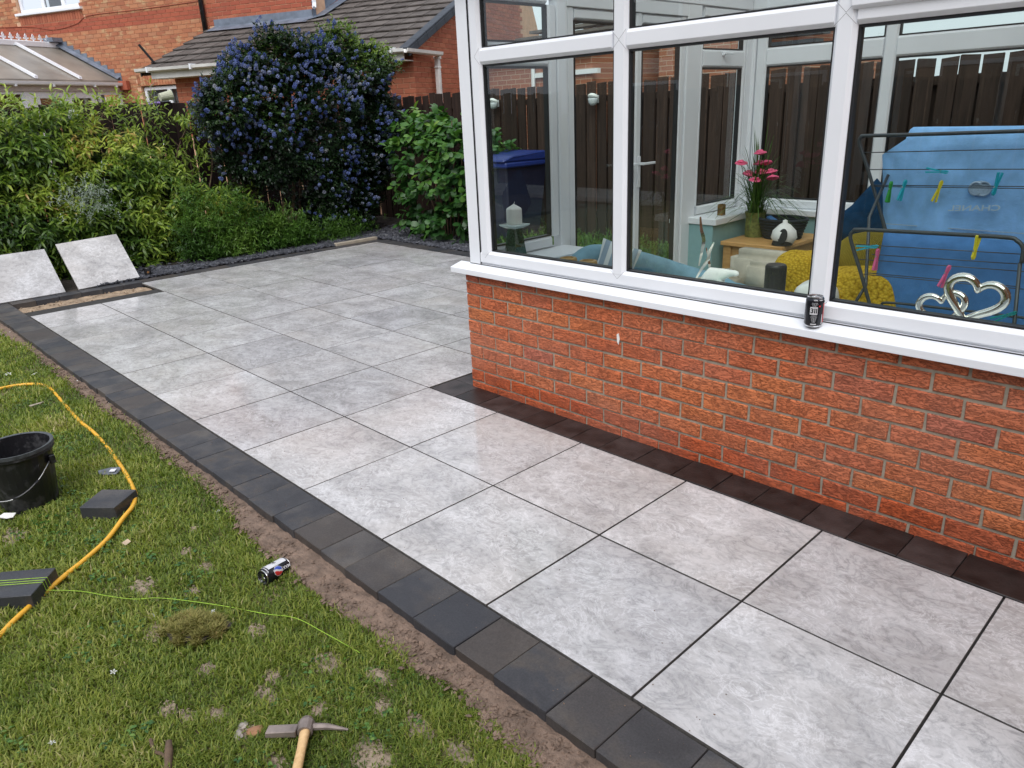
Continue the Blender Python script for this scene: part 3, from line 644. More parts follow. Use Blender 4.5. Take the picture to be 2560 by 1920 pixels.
# ---------------- neighbouring buildings beyond the back fence ----------------
TH=R(24); E0=Vector((-9.36,6.08,0)); UU=Vector((math.cos(TH),math.sin(TH),0)); VV=Vector((-math.sin(TH),math.cos(TH),0))
HM=Matrix(((UU.x,VV.x,0,E0.x),(UU.y,VV.y,0,E0.y),(0,0,1,0),(0,0,0,1)))
def H(u,v,z): return E0+UU*u+VV*v+Vector((0,0,z))
def hbox(m,a,b): return m.box(a,b,HM)
def hpart(name,mt,parent,boxes,**k):
    m=MB()
    for a,b in boxes: hbox(m,a,b)
    return m.part(name,mt,parent,**k)
nh=thing('neighbour_house','two-storey house of orange and buff brick beyond the back fence, with a white upstairs window','house',H(-8,1.6,0))
V0=1.6
W1=(-10.24,-8.40,3.86,4.95); W2=(-7.22,-6.10,1.1,2.29)
hpart('wall',M['mortar_h'],nh,[((-13.5,V0+.005,-.2),(-10.24,V0+.3,5.6)),((-10.24,V0+.005,2.53),(-8.40,V0+.3,3.86)),((-10.24,V0+.005,4.95),(-8.40,V0+.3,5.6)),((-10.24,V0+.005,-.2),(-7.22,V0+.3,2.53)),((-8.40,V0+.005,2.53),(-2.75,V0+.3,5.6)),((-7.22,V0+.005,2.30),(-6.1,V0+.3,2.53)),((-6.1,V0+.005,-.2),(-2.75,V0+.3,2.53)),((-7.22,V0+.25,-.2),(-6.1,V0+.3,2.3))])
nb_=Wall(nh)
def hok(u,z):
    uu=u-13.5
    if W1[0]-.02<uu<W1[1]+.02 and 3.60<z<W1[3]: return False
    if W2[0]-.05<uu<W2[1]+.05 and z<2.55: return False
    if uu>-5.1 and z<3.36: return False
    return True
def hm_(c,u,z): return M['bandbrick'] if 3.44<z<3.62 else (M['rbrick'] if u-13.5>-5.2 else M['hbrick'])
nb_.plane(H(-13.5,V0,0),TH,0,10.75,1.2,58,hm_,ok=hok)
nb_.build(300,jit=.002,bev=.002)
for i in range(25): # soldier bricks under the upstairs sill
    u=-10.2+i*.0745; m=MB(); hbox(m,(u-.0325,V0-.004,3.645),(u+.0325,V0+.03,3.80)); m.part('soldier_brick',M['rbrick'],nh)
for i in range(16):
    u=-7.24+i*.075; m=MB(); hbox(m,(u-.0325,V0-.004,2.305),(u+.0325,V0+.03,2.52)); m.part('soldier_brick',M['hbrick'],nh)
def hwindow(parent,u0,u1,z0,z1,divs,v=V0+.06,name='window',glass='glass_dark',ft=.065):
    b=[((u0,v,z0),(u1,v+.06,z0+ft)),((u0,v,z1-ft),(u1,v+.06,z1)),((u0,v,z0+ft),(u0+ft,v+.06,z1-ft)),((u1-ft,v,z0+ft),(u1,v+.06,z1-ft))]
    for d in divs: b.append(((d-ft*.7,v+.001,z0+ft),(d+ft*.7,v+.058,z1-ft)))
    w_=hpart(name,M['upvc'],parent,b,bevel=.006)
    e=[u0+ft]+[q for d in divs for q in (d-ft*.7,d+ft*.7)]+[u1-ft]
    for i in range(0,len(e),2):
        m=MB(); m.add([H(e[i],v+.03,z0+ft),H(e[i+1],v+.03,z0+ft),H(e[i+1],v+.03,z1-ft),H(e[i],v+.03,z1-ft)],[(0,1,2,3)]); m.part('pane',M['glass_dark'],w_)
        m=MB(); hbox(m,(e[i],v+.12,z0+ft),(e[i+1],v+.13,z1-ft)); m.part('blind',simple_cache('grey_room',(.20,.22,.24)),w_)
    return w_
_sc={}
def simple_cache(n,c,r=.8):
    if n not in _sc: _sc[n]=simple(n,c,r)
    return _sc[n]
hwindow(nh,-10.22,-8.42,3.87,4.94,[-9.53,-8.95])
hpart('sill',M['upvc'],nh,[((-10.28,V0-.06,3.815),(-8.36,V0+.05,3.865))],bevel=.006)
hwindow(nh,-7.20,-6.12,1.15,2.28,[-6.55])
m=MB(); m.tube([H(-5.25,V0-.06,3.16),H(-5.25,V0-.06,5.4)],.045,10); m.part('black_downpipe',M['blackplastic'],nh,smooth=True)
m=MB(); m.tube([H(-2.72,V0-.07,5.4),H(-2.72,V0-.07,3.45),H(-2.68,V0-.14,3.36)],.035,4); m.part('white_downpipe',M['upvc'],nh)
ca=spline([H(-13,V0-.012,3.74),H(-10.2,V0-.012,3.62),H(-9.3,V0-.012,3.50),H(-8.6,V0-.012,3.56),H(-8.2,V0-.012,3.68),H(-6.8,V0-.012,3.68),H(-5.3,V0-.012,3.70)],5)
m=MB(); m.tube(ca,.007,5); m.part('wall_cable',M['bandbrick'],nh)
# house extension
ex=thing('house_extension','low red brick extension with a brown tiled roof behind the blue-flowering bush','house extension',H(-2,0,0))
hpart('wall',M['mortar_h'],ex,[((-4.70,.005,-.2),(-.005,.25,2.42)),((-.25,.25,-.2),(-.005,6.0,2.42)),((-4.7,.25,-.2),(-4.5,1.59,2.42))])
m=MB(); m.prism([H(-.005,.25,2.42),H(-.005,6.0,2.42),H(-.005,4.6,4.38),H(-.005,.1,2.50)],-UU*.2); m.part('gable_core',M['mortar_h'],ex)
eb=Wall(ex); eb.plane(H(-4.70,0,0),TH,0,4.70,1.35,14,M['rbrick']); eb.plane(H(0,0,0),TH+math.pi/2,0,5.6,1.35,36,M['rbrick'],ok=lambda u,z: z<2.50+.42*u if u<4.6 else z<2.4,parity=1)
eb.build(300,jit=.002,bev=.002)
RZ=lambda v:2.545+.42*v
pit=math.atan(.42)
def tile_me():
    m=MB(); m.box((-.1485,0,-.004),(.1485,.40,.014)); m.box((-.1485,0,.014),(-.125,.40,.019)); me=m.mesh('roof_tile',M['tile'])
    for v in me.vertices: v.co.z+=rnd.uniform(-.002,.002); v.co.y+=rnd.uniform(-.003,.003)
    return me
tm=[tile_me() for _ in range(6)]
roofp=MB(); roofp.prism([H(-5.12,-.26,RZ(-.26)-.05),H(-5.12,1.6,RZ(1.6)-.05),H(-5.12,1.6,RZ(1.6)-.09),H(-5.12,-.26,RZ(-.26)-.09)],UU*2.36); roofp.prism([H(-2.758,-.26,RZ(-.26)-.05),H(-2.758,4.6,RZ(4.6)-.05),H(-2.758,4.6,RZ(4.6)-.09),H(-2.758,-.26,RZ(-.26)-.09)],UU*2.75)
rf=roofp.part('roof',M['bedsoil'],ex)
ev=.30*math.cos(pit)
for r_ in range(18):
    v=-.30+r_*ev
    for k in range(18):
        u=-5.0+k*.30
        if v>1.45 and u<-2.75: continue
        if u>-.02: continue
        inst('roof_tile',rnd.choice(tm),rf,H(u,v,RZ(v)+.020),(pit-.095+rnd.uniform(-.006,.006),rnd.uniform(-.004,.004),TH))
for i in range(15):
    v=-.30+i*.31
    m=MB(); Mx=Matrix.Translation(H(0,v,RZ(v)+.012))@Matrix.Rotation(TH,4,'Z')@Matrix.Rotation(pit,4,'X')
    m.box((-.05,0,.0),(.095,.335,.035),Mx); m.box((.06,0,-.10),(.095,.335,-.0005),Mx); m.part('verge_unit',M['verge'],rf,bevel=.008)
m=MB(); m.prism([H(-5.17,-.28,RZ(-.28)+.0),H(-5.17,1.58,RZ(1.58)+.0),H(-5.17,1.58,RZ(1.58)-.09),H(-5.17,-.28,RZ(-.28)-.09)],UU*.03); m.part('verge_strip',M['rubber'],rf)
m=MB(); m.tube([H(-5.05,-.05,RZ(0)+.02),H(-5.18,-.18,2.85)],.022,6); m.part('cable_bracket',M['rubber'],ex)
hpart('fascia',M['dirty_white'],ex,[((-4.93,-.285,2.285),(.0,-.255,2.43))],bevel=.004); hpart('soffit',M['dirty_white'],ex,[((-4.93,-.253,2.285),(.0,-.005,2.30))])
def hgutter(parent,pts,name='gutter',mt='upvc',r=.058):
    m=MB(); prof=[(-r,.0),(-r*.85,-r*.75),(-r*.4,-r*1.05),(r*.4,-r*1.05),(r*.85,-r*.75),(r,.0),(r*.86,0),(r*.3,-r*.85),(-r*.3,-r*.85),(-r*.86,0)]
    for a,b in zip(pts[:-1],pts[1:]):
        a=Vector(a);b=Vector(b);d=(b-a).normalized();s=d.cross(Vector((0,0,1)))
        m.prism([a+s*p+Vector((0,0,q)) for p,q in prof],b-a)
    return m.part(name,M[mt],parent)
hgutter(ex,[H(-5.17,-.345,2.455),H(.06,-.345,2.445)],mt='dirty_white'); hgutter(ex,[H(.06,-.345,2.445),H(.16,.60,2.43)],mt='dirty_white')
for i in range(6):
    hpart('gutter_bracket',M['upvc'],ex,[((-4.9+i*.95,-.41,2.385),(-4.87+i*.95,-.28,2.47))])
m=MB(); hbox(m,(.06,.56,1.2),(.13,.64,2.33)); hbox(m,(.055,.545,2.2),(.135,.655,2.225)); hbox(m,(.05,.55,2.33),(.14,.66,2.37)); m.part('downpipe',M['dirty_white'],ex,bevel=.006)
hpart('lead_flashing',M['lead'],ex,[((-5.05,1.575,3.20),(-2.82,1.60,3.36))])
m=MB(); m.add([H(-5.05,1.57,3.245),H(-2.8,1.57,3.245),H(-2.8,1.33,RZ(1.33)+.04),H(-5.05,1.33,RZ(1.33)+.04)],[(0,1,2,3)]); m.part('lead_flashing',M['lead'],ex)
m=MB(); m.add([H(-2.90,1.35,RZ(1.35)+.045),H(-2.55,1.55,RZ(1.55)+.05),H(-2.45,4.4,RZ(4.4)+.05),H(-2.76,4.4,RZ(4.4)+.10)],[(0,1,2,3)]); m.add([H(-2.752,1.5,RZ(1.5)+.04),H(-2.752,4.4,RZ(4.4)+.1),H(-2.752,4.4,RZ(4.4)+.35),H(-2.752,1.5,RZ(1.5)+.30)],[(0,1,2,3)]); m.part('lead_flashing',M['lead'],ex)
hpart('return_wall',M['rbrick'],nh,[((-2.95,1.91,2.6),(-2.755,6,5.6))])
# neighbour's conservatory
nc=thing('neighbour_conservatory','neighbour\'s conservatory with bronze panels, white glazing bars and a spiked ridge, behind the hedge','conservatory',H(-8,0,0))
ur,ue,zr,ze=-9.28,-7.70,3.16,2.40; vw=1.585; vf=-1.6
m=MB(); m.prism([H(ur,vw,zr),H(ue,vw,ze+.03),H(ue,vw,ze+.0),H(ur,vw,zr-.03)],VV*(vf-vw)); m.part('roof_panel',M['polyb'],nc)
m=MB(); m.prism([H(ur,vw,zr),H(ur-1.58,vw,ze+.03),H(ur-1.58,vw,ze),H(ur,vw,zr-.03)],VV*(vf-vw)); m.part('roof_panel',M['polyb'],nc)
for v in (.63,-.30,-1.2):
    m=MB(); d=.03
    m.prism([H(ur+.05,v-d,zr+.0),H(ur+.05,v+d,zr+.0),H(ue+.02,v+d,ze+.045),H(ue+.02,v-d,ze+.045)],Vector((0,0,.045))); m.part('glazing_bar',M['upvc'],nc)
hpart('ridge_beam',M['upvc'],nc,[((ur-.05,vf,zr-.02),(ur+.06,vw,zr+.09))],bevel=.012)
for i in range(12):
    v=1.38-i*.158; z=zr+.09
    poly=[(0,0),(.012,0),(.012,.025),(.055,.035),(.05,.065),(.018,.05),(.028,.09),(0,.135),(-.028,.09),(-.018,.05),(-.05,.065),(-.055,.035),(-.012,.025),(-.012,0)]
    m=MB(); m.prism([H(ur-.006,v+a,z+b) for a,b in poly[1:]],UU*.012); m.part('finial',M['upvc'],nc)
hgutter(nc,[H(ue+.06,vf,2.385),H(ue+.06,vw-.03,2.385)]); hpart('fascia',simple_cache('beige_fascia',(.50,.44,.40)),nc,[((ue-.02,vf,2.22),(ue+.01,vw,2.40))])
for v in (-.8,-.05,.85,1.35): hpart('gutter_bracket',M['upvc'],nc,[((ue+.06,v-.015,2.30),(ue+.12,v+.015,2.335))])
hpart('stop_end',M['bandbrick'],nc,[((ue+.0,1.50,2.25),(ue+.22,1.58,2.42))])
fs=[]; 
for (a,b,t) in ((-1.6,-.60,.05),(-.42,.24,.12),(.26,.93,.12),(.98,1.55,.06)):
    fs+=[((ue-.06,a,.2),(ue-.02,a+t,2.22)),((ue-.06,b-t,.2),(ue-.02,b,2.22)),((ue-.06,a+t,2.22-t),(ue-.02,b-t,2.22))]
fs.append(((ue-.07,-.60,.2),(ue-.01,-.42,2.22)))
hpart('window_frame',M['upvc'],nc,fs,bevel=.004)
for (a,b,t) in ((-1.6,-.60,.05),(-.42,.24,.12),(.26,.93,.12),(.98,1.55,.06)):
    m=MB(); m.add([H(ue-.04,a+t,.3),H(ue-.04,b-t,.3),H(ue-.04,b-t,2.22-t),H(ue-.04,a+t,2.22-t)],[(0,1,2,3)]); m.part('pane',M['glass_dark'],nc)
hpart('wall',M['hbrick'],nc,[((ur-1.6,vf,-.1),(ue,vf+.2,.6)),((ue-.25,vf,-.1),(ue-.0,vw,.25))])
hpart('far_wall',simple_cache('beige_blind',(.30,.25,.17)),nc,[((ur-1.55,vf+.2,.6),(ur-1.50,vw,2.4))])
for i in range(9): # stepped lead
    t=i/9; u=-9.20+t*1.50; z=3.20-t*.76
    hpart('step_flashing',M['lead'],nc,[((u,vw+.002,z-.10),(u+.19,vw+.012,z+.055))])
m=MB(); m.prism([H(ur,1.5,zr+.05),H(ue,1.5,ze+.06),H(ue,1.595,ze+.10),H(ur,1.595,zr+.10)],(0,0,.012)); m.part('lead_flashing',M['lead'],nc)
hpart('ridge_saddle',M['lead'],nc,[((ur-.10,1.36,zr+.09),(ur+.17,1.595,zr+.17))])
# terraced houses beyond the side fence (seen through the conservatory)
gb=thing('brick_garage','brick garage with a grey tiled roof beyond the side fence, seen through the conservatory','garage',(-9,8.0,0))
m=MB(); m.box((-10.6,8.3,-.2),(-7.75,11,2.35)); m.part('wall',M['far_red'],gb)
for r_ in range(9):
    m=MB(); m.box((-10.4+r_*.10,8.18+r_*.26,2.33+r_*.12),(-7.7,8.50+r_*.26,2.375+r_*.12)); m.part('tile_course',M['tile'],gb)
m=MB(); m.tube([(-8.97,8.24,1.0),(-8.97,8.24,2.3)],.035,6); m.part('downpipe',M['upvc'],gb)
g2=thing('far_house','buff brick house with white-barred window beyond the side fence, seen through the left pane','house',(-6,10.5,0))
m=MB(); m.box((-9.9,10.6,-.2),(-7.4,14,3.1)); m.part('wall',M['far_buff'],g2)
m=MB()
for a in ((-9.62,2.15,-8.62,2.22),(-9.62,2.55,-8.62,2.60),(-9.62,3.0,-8.62,3.06),(-9.62,2.22,-9.56,3.0),(-8.68,2.22,-8.62,3.0),(-9.14,2.22,-9.08,3.0)): m.box((a[0],10.54,a[1]),(a[2],10.59,a[3]))
wf=m.part('window',M['upvc'],g2); m=MB(); m.add([(-9.6,10.57,2.2),(-8.64,10.57,2.2),(-8.64,10.57,3.02),(-9.6,10.57,3.02)],[(0,1,2,3)]); m.part('pane',M['glass_dark'],wf)
for r_ in range(14):
    m=MB(); m.box((-10.0,10.4+r_*.24,3.08+r_*.13),(-7.3,10.72+r_*.24,3.12+r_*.13)); m.part('tile_course',M['tile'],g2)
m=MB(); m.box((-9.0,8.25,2.02),(-7.6,8.33,2.09)); m.part('gutter',M['upvc'],g2)
g3=thing('red_house','red brick gable house with slate roof beyond the side fence, seen through the middle pane','house',(-5.5,9.5,0))
m=MB(); m.box((-7.35,9.5,-.2),(-5.9,13,4.2)); m.box((-5.88,9.9,-.2),(-5.0,13,2.15)); m.part('wall',M['far_red'],g3)
for r_ in range(12):
    m=MB(); m.box((-5.87,9.7+r_*.2,2.15+r_*.12),(-4.95,9.95+r_*.2,2.20+r_*.12)); m.part('tile_course',M['verge'],g3)

oh=thing('house','brick house with a dark tiled roof across the lawn, added unseen so the glass mirrors less sky','house',(-3,-14,0))  # stands out of view, put in to darken the upper pane reflections
m=MB(); m.box((-16,-20,-.2),(9,-14,4.6)); m.part('wall',M['far_buff'],oh)
m=MB(); m.prism([(-16.4,-13.6,4.5),(-16.4,-20.4,4.5),(-16.4,-17,7.6)],(25.8,0,0)); m.part('roof',M['tile'],oh)
for x in (-13.5,-9.5,-5.5,-1.5,2.5):
    for z in (.9,3.0):
        m=MB(); m.box((x,-13.99,z),(x+1.6,-13.93,z+1.2)); wq=m.part('window',M['upvc'],oh); m=MB(); m.add([(x+.08,-13.92,z+.08),(x+1.52,-13.92,z+.08),(x+1.52,-13.92,z+1.12),(x+.08,-13.92,z+1.12)],[(0,1,2,3)]); m.part('pane',simple_cache('dark_room',(.03,.035,.04),.15),wq)
# ---------------- foliage builders ----------------
def norm(a): return a/np.maximum(np.linalg.norm(a,axis=1,keepdims=True),1e-9)
def tri_mesh(name,V,T,mt,tint,parent=None,kind='stuff'):
    me=bpy.data.meshes.new(name); V=V.astype(np.float32)
    if parent is not None: V=V-np.array(W[parent],dtype=np.float32)
    me.vertices.add(len(V)); me.vertices.foreach_set('co',V.ravel()); nT=len(T)
    me.loops.add(nT*3); me.polygons.add(nT); me.loops.foreach_set('vertex_index',T.astype(np.int32).ravel())
    me.polygons.foreach_set('loop_start',np.arange(0,nT*3,3,dtype=np.int32)); me.polygons.foreach_set('loop_total',np.full(nT,3,dtype=np.int32))
    at=me.attributes.new('tint','FLOAT','POINT'); at.data.foreach_set('value',tint.astype(np.float32)); me.update(calc_edges=True); me.materials.append(mt)
    o=bpy.data.objects.new(name,me); put(o,parent,(0,0,0) if parent is None else W[parent])
    if kind: o['kind']=kind
    return o
LT=np.array([(0,2,1),(1,2,4),(1,4,3),(3,4,5)])
def leaf_verts(P,D,S,N_,L,Wd,curl=.25,oval=False):
    """6 verts per leaf: base, 2 at 1/3, 2 at 3/4, tip"""
    L=L[:,None];Wd=Wd[:,None]; a,b=(.38,.78) if not oval else (.42,.80); k2=.62 if not oval else .85
    return np.stack([P,P+D*L*a-S*Wd*.5+N_*L*.04,P+D*L*a+S*Wd*.5+N_*L*.04,P+D*L*b-S*Wd*.5*k2-N_*L*curl*.35,P+D*L*b+S*Wd*.5*k2-N_*L*curl*.35,P+D*L-N_*L*curl],1)
def leaf_cloud(parent,mt,P,D,N_,L,Wd,tint,nind=300,curl=.25,oval=False,name='leaves',nv=6):
    D=norm(D); S=norm(np.cross(D,N_)); N2=norm(np.cross(S,D))
    d=np.linalg.norm(P-np.array(CAM),axis=1)-rng.random(len(P))*.25; o=np.argsort(d); ind=o[:nind]; rest=o[nind:]
    if nind:
        vm=[]
        for k in range(nv):
            vv=leaf_verts(np.zeros((1,3)),np.array([[0,1,0.]]),np.array([[1.,0,0]]),np.array([[0,0,1.]]),np.array([1.]),np.array([float(Wd.mean()/L.mean())]),curl*rnd.uniform(.5,1.5),oval)[0]
            me=bpy.data.meshes.new('leaf'); me.from_pydata([tuple(q) for q in vv],[],[tuple(t) for t in LT]); at=me.attributes.new('tint','FLOAT','POINT'); at.data.foreach_set('value',[.25+.6*k/nv]*6); me.materials.append(mt); vm.append(me)
        for i in ind:
            ob=bpy.data.objects.new('leaf',rnd.choice(vm)); C.objects.link(ob); ob.parent=parent
            M4=Matrix(((S[i][0],D[i][0],N2[i][0],P[i][0]-W[parent].x),(S[i][1],D[i][1],N2[i][1],P[i][1]-W[parent].y),(S[i][2],D[i][2],N2[i][2],P[i][2]-W[parent].z),(0,0,0,1)))
            ob.matrix_basis=M4@Matrix.Scale(float(L[i]),4)
    V=leaf_verts(P[rest],D[rest],S[rest],N2[rest],L[rest],Wd[rest],curl,oval).reshape(-1,3); n=len(rest)
    T=(LT[None]+6*np.arange(n)[:,None,None]).reshape(-1,3)
    return tri_mesh(name,V,T,mt,np.repeat(tint[rest],6),parent)
def sprigs(P,O,k,sl,ll,lw,spread=.8,droop=.25,tj=.12,tint=None):
    """P bases, O outward directions; each sprig carries k leaves. returns arrays"""
    n=len(P); O=norm(O+rng.normal(0,.35,(n,3))); a=norm(np.cross(O,np.array([0.,0,1.])+rng.normal(0,.01,(n,3)))); b=np.cross(O,a)
    Ps=[];Ds=[];Ns=[];Ls=[];Ws=[];Ts=[]
    SLn=sl*rng.uniform(.5,1.4,n)
    for j in range(k):
        t=(j+1)/k; an=j*2.4+rng.random(n)*1.2; side=a*np.cos(an)[:,None]+b*np.sin(an)[:,None]
        p=P+O*(SLn*t)[:,None]-np.array([0,0,1.])*(SLn*t*t*droop)[:,None]
        d=norm(side*spread+O*(.35+.8*t)+rng.normal(0,.12,(n,3))-np.array([0,0,droop])); nn=norm(np.array([0,0,1.])+O*.5+rng.normal(0,.35,(n,3)))
        Ps.append(p);Ds.append(d);Ns.append(nn);Ls.append(ll*rng.uniform(.65,1.25,n));Ws.append(lw*rng.uniform(.75,1.2,n)); Ts.append(np.clip(tint+rng.normal(0,tj,n)+.12*(t-.5),0,1))
    c=lambda q:np.concatenate(q); return c(Ps),c(Ds),c(Ns),c(Ls),c(Ws),c(Ts)
def vnoise(P,s,o=0.): return np.array([noise.noise(Vector((p[0]*s+o,p[1]*s-o,p[2]*s+o*.5))) for p in P])
# --- climbing hedge on the back fence ---
hd=thing('hedge','dense leafy climbing hedge of narrow yellow-green leaves covering the left of the back fence','hedge',(-9.3,.4,0))
def hedge_pts(n,depth=.10):
    y=rng.uniform(-4.2,3.05,n); z=rng.uniform(0.02,1.95,n)
    ztop=np.interp(y,[-4.2,1.0,1.5,1.9,2.2,2.5,3.05],[1.72,1.72,1.66,1.42,1.05,.85,.68])+.08*np.sin(y*7)+.05*np.sin(y*17+1)
    ok=(z<ztop)&~((y>2.2)&(z>.95)&(rng.random(n)<.7)); y=y[ok];z=z[ok];zt=ztop[ok]; n=len(y)
    xf=-8.72-.26*np.clip(z,0,2)-.15*np.clip(z-(zt-.25),0,1)/.25
    xf=xf-.0*y
    P=np.stack([xf,y,z],1); nb=vnoise(P,2.6)*.16+vnoise(P,7,5)*.08; P[:,0]+=nb-np.abs(rng.normal(0,depth,n)); 
    keep=(vnoise(P,4.5,9)+.42+.25*rng.random(n)>0)
    P=P[keep]; P[:,0]=np.maximum(P[:,0],-9.68); return P
P=hedge_pts(5200); O=np.stack([np.full(len(P),.9),rng.normal(0,.4,len(P)),.25+.6*(P[:,2]>1.55)+rng.normal(0,.3,len(P))],1)
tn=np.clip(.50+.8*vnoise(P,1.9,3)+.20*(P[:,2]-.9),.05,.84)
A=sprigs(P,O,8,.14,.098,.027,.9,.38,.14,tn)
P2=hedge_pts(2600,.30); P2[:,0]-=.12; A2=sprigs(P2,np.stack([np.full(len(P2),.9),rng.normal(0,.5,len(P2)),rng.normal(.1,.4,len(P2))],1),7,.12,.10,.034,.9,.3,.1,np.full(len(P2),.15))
# long wandering shoots above the fence top
n3=150; P3=np.stack([rng.uniform(-9.6,-9.1,n3),rng.uniform(-1.4,2.2,n3),rng.uniform(1.60,1.78,n3)],1); A3=sprigs(P3,np.stack([rng.normal(.3,.5,n3),rng.normal(0,.6,n3),np.full(n3,1.1)],1),9,.24,.095,.024,.8,.25,.1,np.full(n3,.66))
# sparse tendrils on the bare boards
n4=260; yy=rng.uniform(1.7,2.75,n4); P4=np.stack([rng.uniform(-9.66,-9.45,n4),yy,rng.uniform(.8,1.75,n4)],1); P4=P4[np.abs(np.sin(P4[:,1]*9+P4[:,2]*2))>.5]; A4=sprigs(P4,np.stack([np.full(len(P4),.6),rng.normal(0,.6,len(P4)),rng.normal(.2,.7,len(P4))],1),6,.16,.095,.026,.8,.3,.1,np.full(len(P4),.55))
cat=[np.concatenate(q) for q in zip(A,A2,A3,A4)]
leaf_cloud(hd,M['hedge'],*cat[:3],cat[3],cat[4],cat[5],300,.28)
for i in range(26):
    y=rnd.uniform(-3.5,2.7); pts=spline([(-9.3,y,0),(-9.4+rnd.uniform(-.1,.1),y+rnd.uniform(-.2,.2),.5),(-9.45,y+rnd.uniform(-.3,.3),1.1),(-9.5,y+rnd.uniform(-.4,.4),1.7)],4); m=MB(); m.tube(pts,[.012-.0006*j for j in range(len(pts))],5); m.part('stem',M['bark'],hd)
# low herbs along the foot of the hedge
hb=thing('perennial_clump','low bushy green perennials between the hedge and the blue-flowering bush','plant',(-8.6,2.9,0))
n=1500; y=rng.uniform(1.9,3.55,n); z=np.abs(rng.normal(0,.33,n))*np.interp(y,[1.9,2.6,3.55],[1.0,.9,.35]); P=np.stack([-8.38-.35*z-np.abs(rng.normal(0,.12,n)),y,np.clip(z,.02,.85)],1); A=sprigs(P,np.stack([np.full(n,.6),rng.normal(0,.4,n),np.full(n,.9)],1),9,.15,.075,.014,.7,.15,.14,np.clip(.5+vnoise(P,3),.05,.95)); leaf_cloud(hb,M['herb'],*A[:3],A[3],A[4],A[5],0)
m=MB()
for i in range(14): y=rnd.uniform(2,3.5); m.tube([(-8.6,y,0),(-8.5,y+rnd.uniform(-.1,.1),.4)],.006,4)
m.part('stem',M['bark'],hb)
h2=thing('perennial_clump','small bright green tuft at the foot of the blue-flowering bush','plant',(-8.5,3.95,0))
n=300; P=np.stack([rng.normal(-8.5,.10,n),rng.normal(3.95,.22,n),np.abs(rng.normal(.05,.12,n))],1); A=sprigs(P,np.stack([np.full(n,.5),rng.normal(0,.4,n),np.full(n,.9)],1),9,.12,.045,.009,.7,.15,.14,np.full(n,.5)); leaf_cloud(h2,M['herb'],*A[:3],A[3],A[4],A[5],0)
sv=thing('silver_shrub','silvery grey-leaved sprigs poking out of the hedge front','plant',(-8.62,.95,.5))
n=110; P=np.stack([rng.normal(-8.66,.05,n),rng.normal(1.05,.14,n),rng.normal(.78,.09,n)],1); A=sprigs(P,np.stack([np.full(n,.6),rng.normal(0,.4,n),np.full(n,.9)],1),9,.13,.04,.008,.8,.1,.14,np.full(n,.5)); leaf_cloud(sv,M['silver'],*A[:3],A[3],A[4],A[5],0)
# --- blue-flowering bush ---
cb=thing('flowering_bush','tall dark bush covered in blue pompom blossom in front of the back fence','bush',(-8.95,3.95,0))
ELL=[((-8.95,3.95,1.42),(.62,1.16,.98)),((-8.85,2.93,1.78),(.36,.44,.32)),((-8.95,3.60,2.12),(.48,.66,.38)),((-8.95,4.62,2.05),(.50,.60,.50)),((-8.95,4.15,.85),(.50,.82,.62)),((-8.9,4.75,1.35),(.45,.46,.60)),((-8.92,4.25,.40),(.38,.52,.42))]
def ell_surface(n,rin=.0,noisy=.13):
    out=[];no=[]
    ar=np.array([e[1][1]*e[1][2] for e in ELL]); cnt=(n*ar/ar.sum()).astype(int)
    for (c,r),k in zip(ELL,cnt):
        d=norm(rng.normal(0,1,(k,3))); r_=np.array(r); P=np.array(c)+d*r_*(1+0*rin); nn=norm(d/r_)
        P=P+nn*(vnoise(P,3.2)*noisy*1.8+vnoise(P,9,4)*noisy*.8)[:,None]-nn*(np.abs(rng.normal(0,1,k))*rin)[:,None]
        inside=np.zeros(k,bool)
        for (c2,r2) in ELL:
            if c2==c: continue
            q=(P-np.array(c2))/np.array(r2); inside|=(q**2).sum(1)<.72
        front=(nn[:,0]>-.45)
        s=(~inside)&front&(P[:,2]>.02); out.append(P[s]);no.append(nn[s])
    return np.concatenate(out),np.concatenate(no)
P,Nn=ell_surface(26000,.08); k=~((P[:,1]<3.75)&(P[:,2]<.85)&(rng.random(len(P))<.85)); P=P[k];Nn=Nn[k]
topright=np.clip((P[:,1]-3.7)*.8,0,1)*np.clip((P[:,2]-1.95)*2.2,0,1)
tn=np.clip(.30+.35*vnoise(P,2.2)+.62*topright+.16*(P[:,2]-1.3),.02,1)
A=sprigs(P,Nn+np.array([0,0,.35]),7,.085,.042,.019,.9,.1,.13,tn); leaf_cloud(cb,M['ceano'],*A[:3],A[3],A[4],A[5],300,.1)
